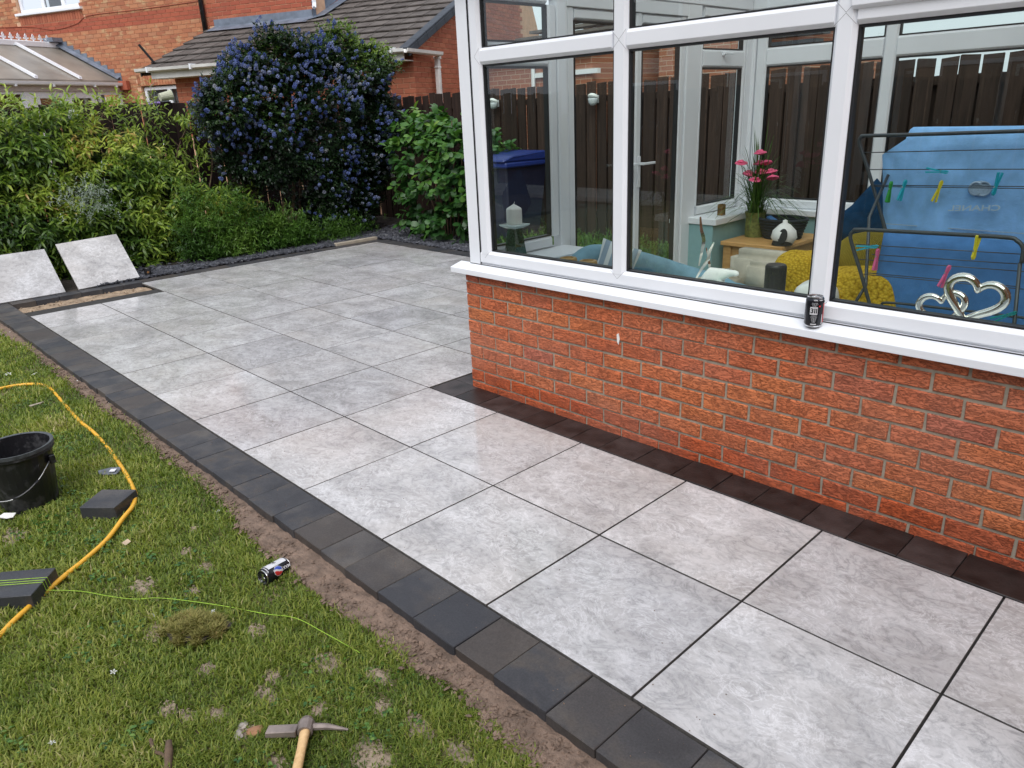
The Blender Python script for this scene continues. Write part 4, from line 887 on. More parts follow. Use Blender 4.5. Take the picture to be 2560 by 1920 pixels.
# dense dark inner twigs and leaves
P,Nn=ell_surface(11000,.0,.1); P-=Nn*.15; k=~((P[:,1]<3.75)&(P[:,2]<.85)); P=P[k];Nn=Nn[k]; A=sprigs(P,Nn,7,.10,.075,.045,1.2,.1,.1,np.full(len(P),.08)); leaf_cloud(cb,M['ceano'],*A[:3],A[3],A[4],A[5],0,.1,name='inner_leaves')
for i in range(9):
    a=rnd.uniform(-1,1); pts=spline([(-9.0,3.35+.10*i*rnd.uniform(.6,1),0),(-9.0+rnd.uniform(-.05,.1),3.45+.12*i,.4),(-8.95,3.5+.15*i+.1*a,.9),(-8.9,3.3+.2*i+.2*a,1.6)],4); m=MB(); m.tube(pts,[.032-.0015*j for j in range(len(pts))],6); m.part('trunk',M['bark'],cb,smooth=True)
def pompom(k):
    V=[];T=[];r0=random.Random(k); oc=np.array([(1,0,0),(0,1,0),(-1,0,0),(0,-1,0),(0,0,1),(0,0,-1)],float); ft=[(0,1,4),(1,2,4),(2,3,4),(3,0,4),(1,0,5),(2,1,5),(3,2,5),(0,3,5)]
    for i in range(18):
        t=i/17; a=i*2.4; rr=.0155*math.sin(math.pi*min(1,.22+.75*t))*(1.05-.35*t); c=np.array([math.cos(a)*rr,math.sin(a)*rr,.002+.036*t]); s=.0062*r0.uniform(.8,1.25)
        T+=[(q[0]+len(V),q[1]+len(V),q[2]+len(V)) for q in ft]; V+=[c+o*s for o in oc]
    return np.array(V),np.array(T)
P,Nn=ell_surface(6500,.015); P=P+Nn*.055
tr_=np.clip((P[:,1]-3.9)*1.0,0,1)*np.clip((P[:,2]-2.0)*2.5,0,1); dens=np.clip(.62+.9*vnoise(P,2.4,2),.12,1)*(1-.93*tr_)*np.interp(P[:,2],[0,.6,1.2],[.25,.5,1]); s=(rng.random(len(P))<dens)&~((P[:,1]<3.7)&(P[:,2]<.95)); P=P[s];Nn=Nn[s]
# small groups of heads
extra=P[rng.random(len(P))<.3]; nex=len(extra); P=np.concatenate([P,extra+rng.normal(0,.045,(nex,3))]); Nn=np.concatenate([Nn,norm(rng.normal(0,1,(nex,3))+np.array([.7,0,.4]))])
d=np.linalg.norm(P-np.array(CAM),axis=1); o_=np.argsort(d); pv=[pompom(k) for k in range(6)]
tintf=np.clip(.40+.6*vnoise(P,2.0,7)+rng.normal(0,.22,len(P))+.15*(P[:,2]<1.3),0,1)
pm=[]
for k in range(8):
    V,T=pv[k%6]; me=bpy.data.meshes.new('flower_head'); me.from_pydata([tuple(q) for q in V],[],[tuple(t) for t in T]); at=me.attributes.new('tint','FLOAT','POINT'); at.data.foreach_set('value',[min(1,k/7.5)]*len(V)); me.materials.append(M['blossom']); pm.append(me)
VA=[];TA=[];TI=[];off=0
for r_,i in enumerate(o_):
    dv=Vector(Nn[i])+Vector((.1,0,.5)); qn=dv.to_track_quat('Z','Y'); sc_=float(rng.uniform(.85,1.45))
    if r_<300:
        ob=bpy.data.objects.new('flower_head',pm[int(np.clip(tintf[i]*7.99,0,7))]); C.objects.link(ob); ob.parent=cb; ob.location=Vector(P[i])-W[cb]; ob.rotation_mode='QUATERNION'; ob.rotation_quaternion=qn; ob.scale=(sc_,)*3
    else:
        V,T=pv[i%6]; Rm=np.array(qn.to_matrix()); VA.append((V*sc_)@Rm.T+P[i]); TA.append(T+off); off+=len(V); TI.append(np.full(len(V),tintf[i]))
tri_mesh('flower_heads',np.concatenate(VA),np.concatenate(TA),M['blossom'],np.concatenate(TI),cb)
# --- broad-leaved shrub ---
bs=thing('broadleaf_shrub','broad-leaved bright green shrub against the side fence, left of the conservatory post','shrub',(-7.5,4.95,0))
ELL=[((-7.45,4.92,.72),(.85,.44,.66)),((-7.55,4.95,1.12),(.62,.36,.36)),((-6.95,4.95,.95),(.6,.4,.5)),((-7.3,4.8,.3),(.8,.36,.32))]
P,Nn=ell_surface(720,.06,.10); P=P; 
tn=np.clip(.40+.5*vnoise(P,3)+.35*(P[:,2]-.8),.02,1); A=sprigs(P,Nn+np.array([.2,-.3,.1]),6,.13,.110,.074,.9,.4,.15,tn); leaf_cloud(bs,M['broad'],*A[:3],A[3],A[4],A[5],300,.25,True)
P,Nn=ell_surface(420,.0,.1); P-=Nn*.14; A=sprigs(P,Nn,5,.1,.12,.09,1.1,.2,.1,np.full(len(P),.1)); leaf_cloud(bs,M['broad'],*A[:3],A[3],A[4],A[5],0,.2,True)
for i in range(8):
    pts=spline([(-7.5+.05*i,4.9,0),(-7.6+.1*i,4.85,.5),(-7.8+.16*i,4.78,1.0),(-7.85+.18*i,4.75,1.45)],4); m=MB(); m.tube(pts,[.014-.0007*j for j in range(len(pts))],5); m.part('stem',M['bark'],bs)
# weedy green strip at the foot of the side fence
n=2600; P=np.stack([rng.uniform(-6.4,-1.0,n),rng.uniform(4.5,5.45,n),np.abs(rng.normal(0,.06,n))],1); A=sprigs(P,np.stack([rng.normal(0,.3,n),rng.normal(-.2,.3,n),np.full(n,1.)],1),6,.07,.07,.010,.6,.1,.14,np.full(n,.6))
o=leaf_cloud(thing('ground_cover','bright green weedy ground cover along the foot of the side fence','ground cover',(-4,5,0)),M['herb'],*A[:3],A[3],A[4],A[5],0)

# ---------------- grass ----------------
def grass(n,x0,x1,y0,y1,zb,accept,name='grass',ln=(.014,.038),parent=None,tbase=.42,wd=.0018,mt='grass'):
    x=rng.uniform(x0,x1,n); y=rng.uniform(y0,y1,n); a=accept(x,y); s=rng.random(n)<a; x=x[s];y=y[s];n=len(x)
    d=np.sqrt((x-CAM.x)**2+(y-CAM.y)**2+1.6**2)
    g1=np.array([nz(p,q,2.2) for p,q in zip(x,y)]); g2=np.array([nz(p,q,9,2) for p,q in zip(x,y)])
    L=rng.uniform(*ln,n)*(1+.5*g2+.35*g1)*(1+.05*(d-2)); wdt=wd*(1+.22*(d-2))*rng.uniform(.7,1.4,n)
    an=rng.random(n)*6.283+g2*2; lean=rng.uniform(.25,1.5,n); dx=np.cos(an);dy=np.sin(an); sx=-dy;sy=dx
    if callable(zb): z=zb(x,y)
    else: z=np.full(n,zb)
    b=np.stack([x,y,z],1); up=np.array([0,0,1.]); D=np.stack([dx,dy,0*dx],1); S=np.stack([sx,sy,0*sx],1)*wdt[:,None]
    h=L*np.cos(lean*.55); m1=b+up*(h*.6)[:,None]+D*(L*np.sin(lean)*.28)[:,None]; t=b+up*(h*.82)[:,None]+D*(L*np.sin(lean)*.85)[:,None]
    V=np.stack([b-S,b+S,m1-S*.8,m1+S*.8,t],1).reshape(-1,3); T=(np.array([(0,1,3),(0,3,2),(2,3,4)])[None]+5*np.arange(n)[:,None,None]).reshape(-1,3)
    tt=np.clip(tbase+.45*g1+.18*g2+rng.normal(0,.17,n)+.35*(rng.random(n)<.05),0,1); return tri_mesh(name,V,T,M[mt],np.repeat(tt,5),parent)
def acc(x,y):
    d2=(x-CAM.x)**2+(y-CAM.y)**2+2.5; a=np.clip(5.2/d2,0,1)**1.0
    ye=np.interp(x,EX,EY)-.028; 
    a=a*np.clip((ye+.012-y)/.03+rng.random(len(x))*.9-.45,0,1)*(y<ye+.02)
    lo=np.interp(x,[-9,-5,-3.5,-1.7,-1.0,-.5,0,2],[-.3,-.8,-1.1,-1.45,-.85,-.45,-.3,-.25])
    a=a*np.where(y>lo,1,np.where(y>lo-.6,.25,.06))
    bm2=np.zeros(len(x))
    for bx,by,p,q in BARE:
        dd=((x-bx)/p)**2+((y-by)/q)**2; bm2=np.maximum(bm2,np.clip(1.5-dd+.5*np.sin(x*170+y*90),0,1))
    return a*(1-.80*bm2)
lz=lambda x,y:-.070+.022*np.clip(1-np.abs(y+.25)/.35,0,1)+np.array([.010*nz(p,q,2.5)+.005*nz(p,q,11,3) for p,q in zip(x,y)])
nw=2600; xw=rng.uniform(-5.5,-.7,nw); yw_=rng.uniform(-1.6,-.3,nw); kp=(np.array([nz(p,q,3.1,7) for p,q in zip(xw,yw_)])>.12); xw=xw[kp];yw_=yw_[kp]; nw=len(xw)
Pw=np.repeat(np.stack([xw,yw_,np.full(nw,-.052)],1),4,0)+rng.normal(0,.003,(nw*4,3)); aw=rng.random(nw*4)*6.283; Dw=np.stack([np.cos(aw),np.sin(aw),np.full(nw*4,.25)],1); Dw=norm(Dw); Sw=norm(np.cross(Dw,np.tile([0,0,1.],(nw*4,1)))); Nw=np.cross(Sw,Dw)
Vw=leaf_verts(Pw,Dw,Sw,Nw,rng.uniform(.008,.020,nw*4),rng.uniform(.006,.012,nw*4),.3,True).reshape(-1,3); Tw=(LT[None]+6*np.arange(nw*4)[:,None,None]).reshape(-1,3)
tag(tri_mesh('clover',Vw,Tw,M['broad'],np.repeat(rng.uniform(.2,1,nw*4),6)),'low clover and small weeds scattered through the lawn')
tag(grass(1500000,-9.4,1.5,-3.0,-.2,lz,acc),'short worn green lawn grass left of the patio')
for i,(bx,by,p,q) in enumerate(BARE): pass
def earth_disc():
    m=MB()
    for bx,by,p,q in BARE:
        k=len(m.v); n=22; z=lawn_z(bx,by)
        pts=[(bx,by,z+.007)]+[(bx+p*1.15*math.cos(6.283*i/n)*(1+.9*nz(math.cos(6.283*i/n)+bx*7,math.sin(6.283*i/n)+by*9,1.7)),by+q*1.15*math.sin(6.283*i/n)*(1+.9*nz(math.cos(6.283*i/n)+bx*7,math.sin(6.283*i/n)+by*9,1.7)),lawn_z(bx,by)+.0005) for i in range(n)]
        m.add(pts,[(0,1+i,1+(i+1)%n) for i in range(n)])
    o=m.part('bare_earth',M['earth'],None); o['kind']='stuff'; o['label']='patches of dry bare earth worn through the lawn'
earth_disc()
def bx_pick():
    return rnd.choice(BARE)
_b=[None]
def fxb(): _b[0]=bx_pick(); return _b[0][0]+rnd.gauss(0,_b[0][2]*.55)
clods('earth_crumbs',M['earth'],1700,fxb,lambda x:_b[0][1]+rnd.gauss(0,_b[0][3]*.55),lambda x,y:lawn_z(x,y)+.006,.0015,.009)
# ---------------- two loose slabs leaning on the hedge ----------------
def lean_slab(BL,BR,TLd,label):
    BL=Vector(BL);BR=Vector(BR);TL=Vector(TLd); X=(BR-BL).normalized(); Y=(TL-BL); Y=(Y-X*Y.dot(X)).normalized(); Z=X.cross(Y)
    me=MB(); me.box((0,0,-.02),(.6,.6,0)); me=me.mesh('loose_slab',M['slab'],bevel=.0012); o=bpy.data.objects.new('loose_slab',me); C.objects.link(o)
    o.matrix_world=Matrix(((X.x,Y.x,Z.x,BL.x),(X.y,Y.y,Z.y,BL.y),(X.z,Y.z,Z.z,BL.z),(0,0,0,1))); tag(o,label,'paving slab','loose slabs leaning on the hedge'); return o
lean_slab((-8.07,.625,.012),(-8.066,1.224,.036),(-8.497,.611,.434),'pale grey slab leaning on the hedge, tilted, right one of the pair')
lean_slab((-8.06,-.100,.012),(-8.053,.50,.014),(-8.52,-.06,.40),'pale grey slab leaning on the hedge at the left edge of the photo')
# batten, bollard light
m=MB(); m.box((-8.10,3.62,.004),(-8.03,4.24,.04)); m.top('timber_batten',M['batten'],'pale timber batten lying along the back edging near the corner','timber',(-8.06,3.9,.004),bevel=.003)
bl=thing('post_light','short black cylindrical light standing at the back edging beside the leaning slab','garden light',(-8.13,1.335,0))
m=MB(); m.lathe([(.036,0),(.036,.105),(.031,.112),(0,.114)],18,(-8.13,1.335,.0)); m.part('body',M['blackplastic'],bl,smooth=False)
m=MB(); m.lathe([(.0,0),(.011,0),(.011,.004),(0,.004)],12,(0,0,0),Matrix.Translation((-8.094,1.325,.065))@Matrix.Rotation(R(90),4,'Y')); m.part('button',M['gold'],bl)
# solar lights
def solar():
    t=thing('solar_light','silver dome solar light on the back fence, left of the blue-flowering bush','solar light',(0,0,0),'solar lights on the fences')
    m=MB(); m.lathe([(0,-.075),(.03,-.07),(.05,-.045),(.058,-.01),(.058,.0)],16); me=m.mesh('lamp_shade',M['solarlight'],smooth=True); inst('lamp_shade',me,t,(0,0,0))
    m=MB(); Mx=Matrix.Rotation(R(-28),4,'X'); m.lathe([(.0,0),(.062,0),(.064,.012),(.05,.030),(.0,.032)],16,(0,0,0),Mx); inst('cap',m.mesh('cap',M['white'],smooth=False),t,(0,0,.004))
    m=MB(); m.box((-.030,-.026,.0315),(.030,.026,.036),Mx); inst('solar_cell',m.mesh('solar_cell',M['panel']),t,(0,0,.004))
    m=MB(); m.box((-.02,.04,-.05),(.02,.075,.03)); inst('bracket',m.mesh('bracket',M['solarlight']),t,(0,0,0)); return t
s1=solar(); s1.location=(-9.655,2.894,1.645); s1.rotation_euler=(0,0,R(90))
copy_tree(s1,(-9.655,1.37,1.700),R(90),label='silver dome solar light half hidden in the top of the hedge')
copy_tree(s1,(-6.92,5.42,1.635),0,label='silver dome solar light on the side fence above the blue bin')
copy_tree(s1,(-5.30,5.42,1.625),0,label='silver dome solar light on the side fence, seen in the door glass')
# feeder and pot by the fence top
ft=thing('hanging_ornament','purple beaded hanging ornament on the back fence top','ornament',(-9.62,2.30,1.8))
m=MB(); m.tube(spline([(-9.62,2.33,2.02),(-9.62,2.29,2.0),(-9.61,2.27,1.95),(-9.61,2.27,1.86)],4),.004,5); m.part('hook',M['rust'],ft)
m=MB()
for i in range(12): a=i*.52; m.lathe([(0,-.016),(.014,0),(0,.016)],6,(-9.60+.05*math.cos(a),2.27+.07*math.sin(a),1.80+.012*math.sin(i*3)))
m.part('bead',M['purple'],ft)
m=MB(); m.tube([(-9.6,2.27,1.79),(-9.6,2.285,1.5)],.022,8); m.part('glass_tube',M['glassblue'],ft)
m=MB(); m.lathe([(.045,0),(.055,.13),(.060,.13),(.060,.15),(.050,.15),(.042,.02)],16,(0,0,0),Matrix.Translation((-9.66,2.38,1.865))@Matrix.Rotation(R(-80),4,'X')); m.top('clay_pot',M['terra'],'pale clay pot lying on its side on the back fence top','pot',(-9.66,2.38,1.865),smooth=False)
# ---------------- lawn objects ----------------
GZ=-.066
hp=[(-2.28,-1.28),(-2.355,-1.19),(-2.405,-1.14),(-2.448,-1.089),(-2.507,-1.015),(-2.569,-.936),(-2.638,-.84),(-2.736,-.731),(-2.849,-.631),(-2.93,-.564),(-3.028,-.52),(-3.153,-.493),(-3.313,-.469),(-3.532,-.444),(-3.753,-.422),(-4.012,-.414),(-4.30,-.412),(-4.6,-.40),(-4.90,-.383),(-5.126,-.374),(-5.258,-.425),(-5.325,-.518),(-5.34,-.62),(-5.36,-.80),(-5.4,-1.2)]
pts=spline([(x,y,GZ+.016+(.012 if -3.1<x<-2.8 else .004*math.sin(x*9))) for x,y in hp],8)
m=MB(); m.tube(pts,.0098,10); m.top('hose',M['hose'],'yellow hosepipe curving across the lawn','hose',(-3.0,-.5,GZ),smooth=True)
bk=thing('bucket','black builder\'s bucket with a wire handle standing on the lawn at the left edge','bucket',(-3.40,-.865,GZ))
BC=(-3.395,-.865,GZ)
m=MB(); m.lathe([(.0,.012),(.108,.012),(.138,.285),(.150,.287),(.152,.262),(.141,.258),(.113,0),(.0,0)],32,BC); m.part('body',M['blackplastic'],bk,smooth=False)
m=MB(); m.lathe([(.139,.289),(.1525,.291),(.1535,.276),(.146,.272)],32,BC,cap=False); m.part('rim',simple('scuffed_rim',(.05,.055,.06),.4,var=.5,scale=30),bk)
ha=[]
dirh=Vector((math.cos(R(48)),math.sin(R(48)),0)); dv=Vector((dirh.y,-dirh.x,0))
for i in range(21):
    a=math.pi*i/20; ha.append(Vector(BC)+dirh*(.150*math.cos(a))+dv*(.025+.150*math.sin(a)**.8)+Vector((0,0,.215-.115*math.sin(a))))
m=MB(); m.tube(ha,.0025,6); m.part('handle',M['steel'],bk,smooth=True)
m=MB(); m.tube(ha[3:9],.0065,8); m.part('grip',M['blackplastic'],bk,smooth=True)
for s_ in (-1,1): m=MB(); p=Vector(BC)+dirh*(.149*s_)+Vector((0,0,.215)); m.box((p.x-.012,p.y-.012,p.z-.02),(p.x+.012,p.y+.012,p.z+.02)); m.part('lug',M['blackplastic'],bk,bevel=.003)
def lblock(x,y,rz,label,w_=.172,h_=.158):
    me=block_mesh(w_,h_,.062); me.name='paving_block'; o=bpy.data.objects.new('paving_block',me); put(o,None,(x,y,GZ+.064),(R(1.5),R(-2),rz)); tag(o,label,'paving block','spare blocks on the lawn')
lblock(-3.018,-.633,R(38),'spare charcoal paving block lying on the grass inside the hose bend'); lblock(-2.575,-1.085,R(48),'spare charcoal paving block with lime string wound round it',.205,.165)
# lime string
ls=thing('builders_line','lime green builder\'s line trailing from the left paving block across the grass','string',(-2.5,-1.0,GZ))
sp_=[(-2.515,-1.015,GZ+.02),(-2.495,-1.005,GZ+.03),(-2.41,-.920,GZ+.022),(-2.30,-.860,GZ+.024),(-2.213,-.798,GZ+.02),(-2.138,-.728,GZ+.024),(-1.96,-.605,GZ+.018),(-1.778,-.511,GZ+.022),(-1.663,-.457,GZ+.034),(-1.525,-.428,GZ+.032),(-1.36,-.40,GZ+.030)]
m=MB(); m.tube(spline(sp_,8),.0012,5); m.part('trailing_end',M['string'],ls)
m=MB()
for o_ in (-.018,-.004,.012):
    c=Vector((-2.575,-1.085,0)); a=R(48); ux=Vector((math.cos(a),math.sin(a),0)); vy=Vector((-math.sin(a),math.cos(a),0)); t_=GZ+.067+o_*0
    m.tube([c+ux*(-.105)+vy*o_+Vector((0,0,GZ+.069)),c+ux*.104+vy*(o_+.01)+Vector((0,0,GZ+.067)),c+ux*.108+vy*(o_+.012)+Vector((0,0,GZ+.02))],.0012,5)
m.part('winding',M['string'],ls)
# small brown wire by the soil
m=MB(); m.tube(spline([(-2.08,-.262,GZ+.004),(-2.0,-.258,GZ+.012),(-1.9,-.270,GZ+.006),(-1.80,-.268,GZ+.012),(-1.74,-.255,GZ+.008)],6),.0013,5); m.top('wire',M['orange'],'thin orange wire lying on the soil at the lawn edge','wire',(-1.9,-.26,GZ))
# pickaxe
pk=thing('pickaxe','pickaxe lying on the grass with a pale wooden handle','pickaxe',(-1.20,-.675,GZ))
hc=Vector((-1.212,-.672,GZ+.030)); dA=Vector((.115,.105,0)).normalized(); 
pl_=[]; 
m=MB(); L1=.108
m.prism([hc+dA*-.02+Vector((0,0,-.010)),hc+dA*-.02+Vector((0,0,.011)),hc+dA*-L1*.98+Vector((0,0,.004)),hc+dA*-L1+Vector((0,0,-.012)),hc+dA*-L1+Vector((0,0,-.014))],Vector((-dA.y,dA.x,0))*-.030)
m.part('adze_blade',M['rust'],pk,bevel=.002)
m=MB(); m.tube([hc+dA*.012,hc+dA*.06+Vector((0,0,.002)),hc+dA*.118+Vector((0,0,-.008))],[.010,.0085,.003],6,flat=.8); m.part('pick_point',M['rust'],pk)
hd_=Vector((.115,-.093,-.004)).normalized()
m=MB(); m.tube([hc-hd_*.024,hc-hd_*.01,hc+hd_*.022],[.017,.0235,.021],12); m.part('eye',M['rust'],pk,smooth=False)
m=MB(); m.tube([hc-hd_*.028,hc+hd_*.02,hc+hd_*.08,hc+hd_*.2,hc+hd_*.42],[.0145,.0165,.0145,.0165,.018],12,flat=.8); m.part('handle',M['handlewood'],pk,smooth=True)
def stone(x,y,s,mt,label,nm='stone',fl=.55,zo=0,g=None):
    me=bpy.data.meshes.new(nm); bm=bmesh.new(); bmesh.ops.create_icosphere(bm,subdivisions=2,radius=1)
    for v in bm.verts:
        n_=noise.noise(v.co*1.6+Vector((x*31,y*17,0))); v.co=Vector((v.co.x*1.15,v.co.y*.85,v.co.z*fl))*s*(1+.35*n_)
    bm.to_mesh(me); bm.free(); me.materials.append(mt); o=bpy.data.objects.new(nm,me); put(o,None,(x,y,GZ+s*fl*.5+zo),(0,0,rnd.random()*6)); tag(o,label,'stone',g); return o
stone(-1.327,-.772,.021,M['brownstone'],'rusty brown stone at the blade tip of the pickaxe'); stone(-1.246,-.712,.011,M['stone'],'small pinkish pebble beside the pickaxe handle'); stone(-1.35,-.81,.016,M['stone'],'grey flint left of the brown stone, nearest the photographer'); stone(-1.375,-.785,.014,M['stone'],'grey flint left of the brown stone, furthest from the photographer')
# root / twig
tw=thing('root_piece','dead forked brown root lying on the grass at the bottom edge','root',(-1.42,-.99,GZ))
m=MB(); m.tube(spline([(-1.43,-.965,GZ+.03),(-1.405,-.975,GZ+.022),(-1.375,-.99,GZ+.012),(-1.33,-1.01,GZ+.01)],4),[.008]*4+[.010]*9,7) if False else m.tube([(-1.438,-.963,GZ+.034),(-1.41,-.975,GZ+.026),(-1.375,-.992,GZ+.016),(-1.33,-1.015,GZ+.012)],[.008,.0115,.0105,.011],8); m.part('main_root',M['bark'],tw,smooth=True)
m=MB(); m.tube(spline([(-1.492,-.994,GZ+.026),(-1.45,-1.0,GZ+.020),(-1.425,-.99,GZ+.018),(-1.395,-.984,GZ+.018)],4),.0048,6); m.part('side_root',M['bark'],tw); m=MB(); m.tube([(-1.425,-1.003,GZ+.012),(-1.412,-1.035,GZ+.006)],.003,5); m.part('side_root',M['bark'],tw)
# turf clump
tc_=thing('turf_clod','upturned clod of yellowing turf lying on the lawn','turf clod',(-1.88,-.71,GZ))
m=MB(); me=bpy.data.meshes.new('root_ball'); bm=bmesh.new(); bmesh.ops.create_icosphere(bm,subdivisions=3,radius=1)
for v in bm.verts:
    n_=noise.noise(v.co*2.3); v.co=Vector((v.co.x*.095,v.co.y*.062,v.co.z*.030))*(1+.6*n_)
bm.to_mesh(me); bm.free(); me.materials.append(M['bedsoil']); inst('root_ball',me,tc_,(-1.88,-.712,GZ+.012),(0,0,R(38)))
def cl_acc(x,y):
    a=R(38); u=(x+1.88)*math.cos(a)+(y+.712)*math.sin(a); v=-(x+1.88)*math.sin(a)+(y+.712)*math.cos(a)
    return ((u/.098)**2+(v/.066)**2<1+.35*np.sin(u*90+v*40)+.25*np.sin(v*150))*1.0
def cl_z(x,y):
    a=R(38); u=(x+1.88)*math.cos(a)+(y+.712)*math.sin(a); v=-(x+1.88)*math.sin(a)+(y+.712)*math.cos(a)
    return GZ+.010+.026*np.sqrt(np.clip(1-(u/.10)**2-(v/.068)**2,0,1))*(1+.45*np.sin(u*55+1)*np.cos(v*70))
grass(14000,-2.0,-1.76,-.83,-.6,cl_z,cl_acc,'dry_grass',(.016,.042),tc_,.5,.0018,'dry_turf')
# knife / scraper with label, shards, petals
kn=thing('steel_scraper','dull grey metal float with a small white label lying on the grass','scraper',(-3.41,-.52,GZ))
m=MB(); m.prism([(-3.455,-.556,GZ+.02),(-3.43,-.50,GZ+.026),(-3.395,-.468,GZ+.026),(-3.365,-.478,GZ+.024),(-3.345,-.505,GZ+.02),(-3.375,-.535,GZ+.018),(-3.42,-.562,GZ+.016)],(0,0,.006)); m.part('blade',simple('dull_steel',(.16,.17,.19),.4,metal=.5,var=.4,scale=30),kn,bevel=.002)
m=MB(); m.prism([(-3.405,-.508,GZ+.0315),(-3.385,-.488,GZ+.0325),(-3.367,-.505,GZ+.030),(-3.388,-.524,GZ+.029)],(0,0,.0012)); m.part('label',M['paper'],kn)
def shard(pts,mt,label,nm='shard',cat='shard',t=.004):
    m=MB(); m.prism(pts,(0,0,t)); c=pts[0]; m.top(nm,mt,label,cat,c,bevel=.0008)
shard([(-3.30,-1.012,GZ+.02),(-3.30,-.985,GZ+.03),(-3.277,-.945,GZ+.022),(-3.262,-.962,GZ+.014),(-3.27,-.985,GZ+.014)],M['white'],'white broken shard on the grass below the bucket')
shard([(-2.655,-.700,GZ+.02),(-2.65,-.676,GZ+.03),(-2.625,-.672,GZ+.026),(-2.628,-.695,GZ+.016)],M['cardboard'],'pale dry leaf on the grass right of the hose','dead_leaf','leaf',.001)
shard([(-4.80,-.560,GZ+.02),(-4.775,-.556,GZ+.02),(-4.78,-.48,GZ+.024),(-4.80,-.484,GZ+.022)],M['batten'],'pale wood chip on the grass inside the top of the hose loop','wood_chip','wood chip')
shard([(-3.135,-.222,GZ+.004),(-3.10,-.185,GZ+.012),(-3.06,-.16,GZ+.022),(-3.02,-.19,GZ+.018),(-3.04,-.215,GZ+.012),(-3.09,-.235,GZ+.004)],M['cardboard'],'tan curved shard lying on the soil strip by the edging','clay_shard','shard')
PET=[(-7.206,-.242),(-6.979,-.29),(-6.834,-.269),(-6.94,-.21),(-6.285,-.215),(-6.073,-.219),(-6.04,-.212),(-5.937,-.218),(-5.726,-.275),(-5.605,-.282),(-5.698,-.224),(-5.646,-.5),(-5.484,-.377),(-5.517,-.217),(-5.152,-.216),(-5.036,-.218),(-4.907,-.225),(-4.423,-.221),(-3.799,-.213),(-3.839,-.22),(-3.235,-.215),(-2.916,-.216),(-2.606,-.318),(-2.544,-.342),(-2.074,-.779),(-1.934,-.629),(-1.87,-.976),(-1.693,-1.192)]
m=MB()
for k in range(5):
    a=k*1.2566; m.add([(0,0,.004),(.018*math.cos(a-.35),.018*math.sin(a-.35),.012),(.028*math.cos(a),.028*math.sin(a),.009),(.018*math.cos(a+.35),.018*math.sin(a+.35),.012)],[(0,1,2,3)])
pme=m.mesh('fallen_blossom',M['petal']); at=pme.attributes.new('tint','FLOAT','POINT'); at.data.foreach_set('value',[.6]*len(pme.vertices))
where=['by the far end of the edging strip']*0
for i,(x,y) in enumerate(PET):
    x+=0
    o=bpy.data.objects.new('fallen_blossom',pme); s=1.0 if x<-4.4 else (.6 if y>-.35 else .42); put(o,None,(x,y,GZ+.014),(rnd.uniform(-.5,.5),rnd.uniform(-.5,.5),rnd.random()*6)); o.scale=(s,s,s)
    uniq={11:'white fallen blossom alone on the grass just beyond the top of the hose loop',12:'white fallen blossom on the grass between the hose loop and the edging',17:'white fallen blossom on the soil beside the edging, level with the wood chip',18:'white fallen blossom on the soil just beyond the tan shard',19:'second white fallen blossom on the soil beyond the tan shard, nearer the grass',20:'white fallen blossom touching the tan shard on the soil',21:'white fallen blossom on the soil just this side of the tan shard',22:'white blossom on grass between the hose bend and the soil, further one',23:'white blossom on grass between the hose bend and the soil, nearer one',24:'white blossom on the grass left of the turf clod',25:'white blossom on the grass just behind the turf clod',26:'white blossom on the grass in front of the turf clod',27:'white blossom on the open grass nearest the bottom left corner'}
    if i in uniq: tag(o,uniq[i],'blossom','white blossoms fallen on the lawn')
    elif x<-6.5: tag(o,'white fallen blossom on the lawn edge near the far end of the edging','blossom','white blossoms at the far end of the edging')
    elif x<-5.55: tag(o,'white fallen blossom in the cluster beside the edging, beyond the hose loop','blossom','white blossoms clustered beyond the hose loop')
    else: tag(o,'white fallen blossom in the row on the soil level with the hose loop','blossom','white blossoms on the soil level with the hose loop')
clods('patio_crumbs',M['soil'],420,lambda:-.4-5*rnd.random()**1.3,lambda x:rnd.triangular(-.2,.45,-.12),lambda x,y:.0015 if y<0 else .0008,.0008,.0035,parent=patio)
# ---------------- cans ----------------
def text_mesh(txt,size,mt,name='lettering',ex=.0002,bold=0.0):
    cu=bpy.data.curves.new(name,'FONT'); cu.body=txt; cu.size=size; cu.extrude=ex; cu.offset=bold; cu.align_x='CENTER'; cu.align_y='CENTER'; cu.resolution_u=3
    ob=bpy.data.objects.new(name,cu); C.objects.link(ob); dg=bpy.context.evaluated_depsgraph_get(); me=bpy.data.meshes.new_from_object(ob.evaluated_get(dg)); bpy.data.objects.remove(ob); me.name=name; me.materials.clear(); me.materials.append(mt); return me
def wrap(me,r,a0,z0,rot90=0):
    """bend flat lettering (x across, y up) round a can of radius r"""
    for v in me.vertices:
        x,y,z=v.co
        if rot90: x,y=-y*rot90,x*rot90
        a=a0+x/r; rr=r+.0004+z; v.co=(rr*math.cos(a),rr*math.sin(a),z0+y)
def patch(r,a0,a1,z0,z1,n=8,off=.0003,name='print',mt=None,shape=None):
    V=[];Fc=[]
    for j in range(n+1):
        for i in range(n+1):
            a=a0+(a1-a0)*i/n; z=z0+(z1-z0)*j/n; V.append(((r+off)*math.cos(a),(r+off)*math.sin(a),z))
    for j in range(n):
        for i in range(n): 
            if shape is None or shape((i+.5)/n*2-1,(j+.5)/n*2-1): k=j*(n+1)+i; Fc.append((k,k+1,k+n+2,k+n+1))
    me=bpy.data.meshes.new(name); me.from_pydata(V,[],Fc); me.materials.append(mt); return me
RC=.033
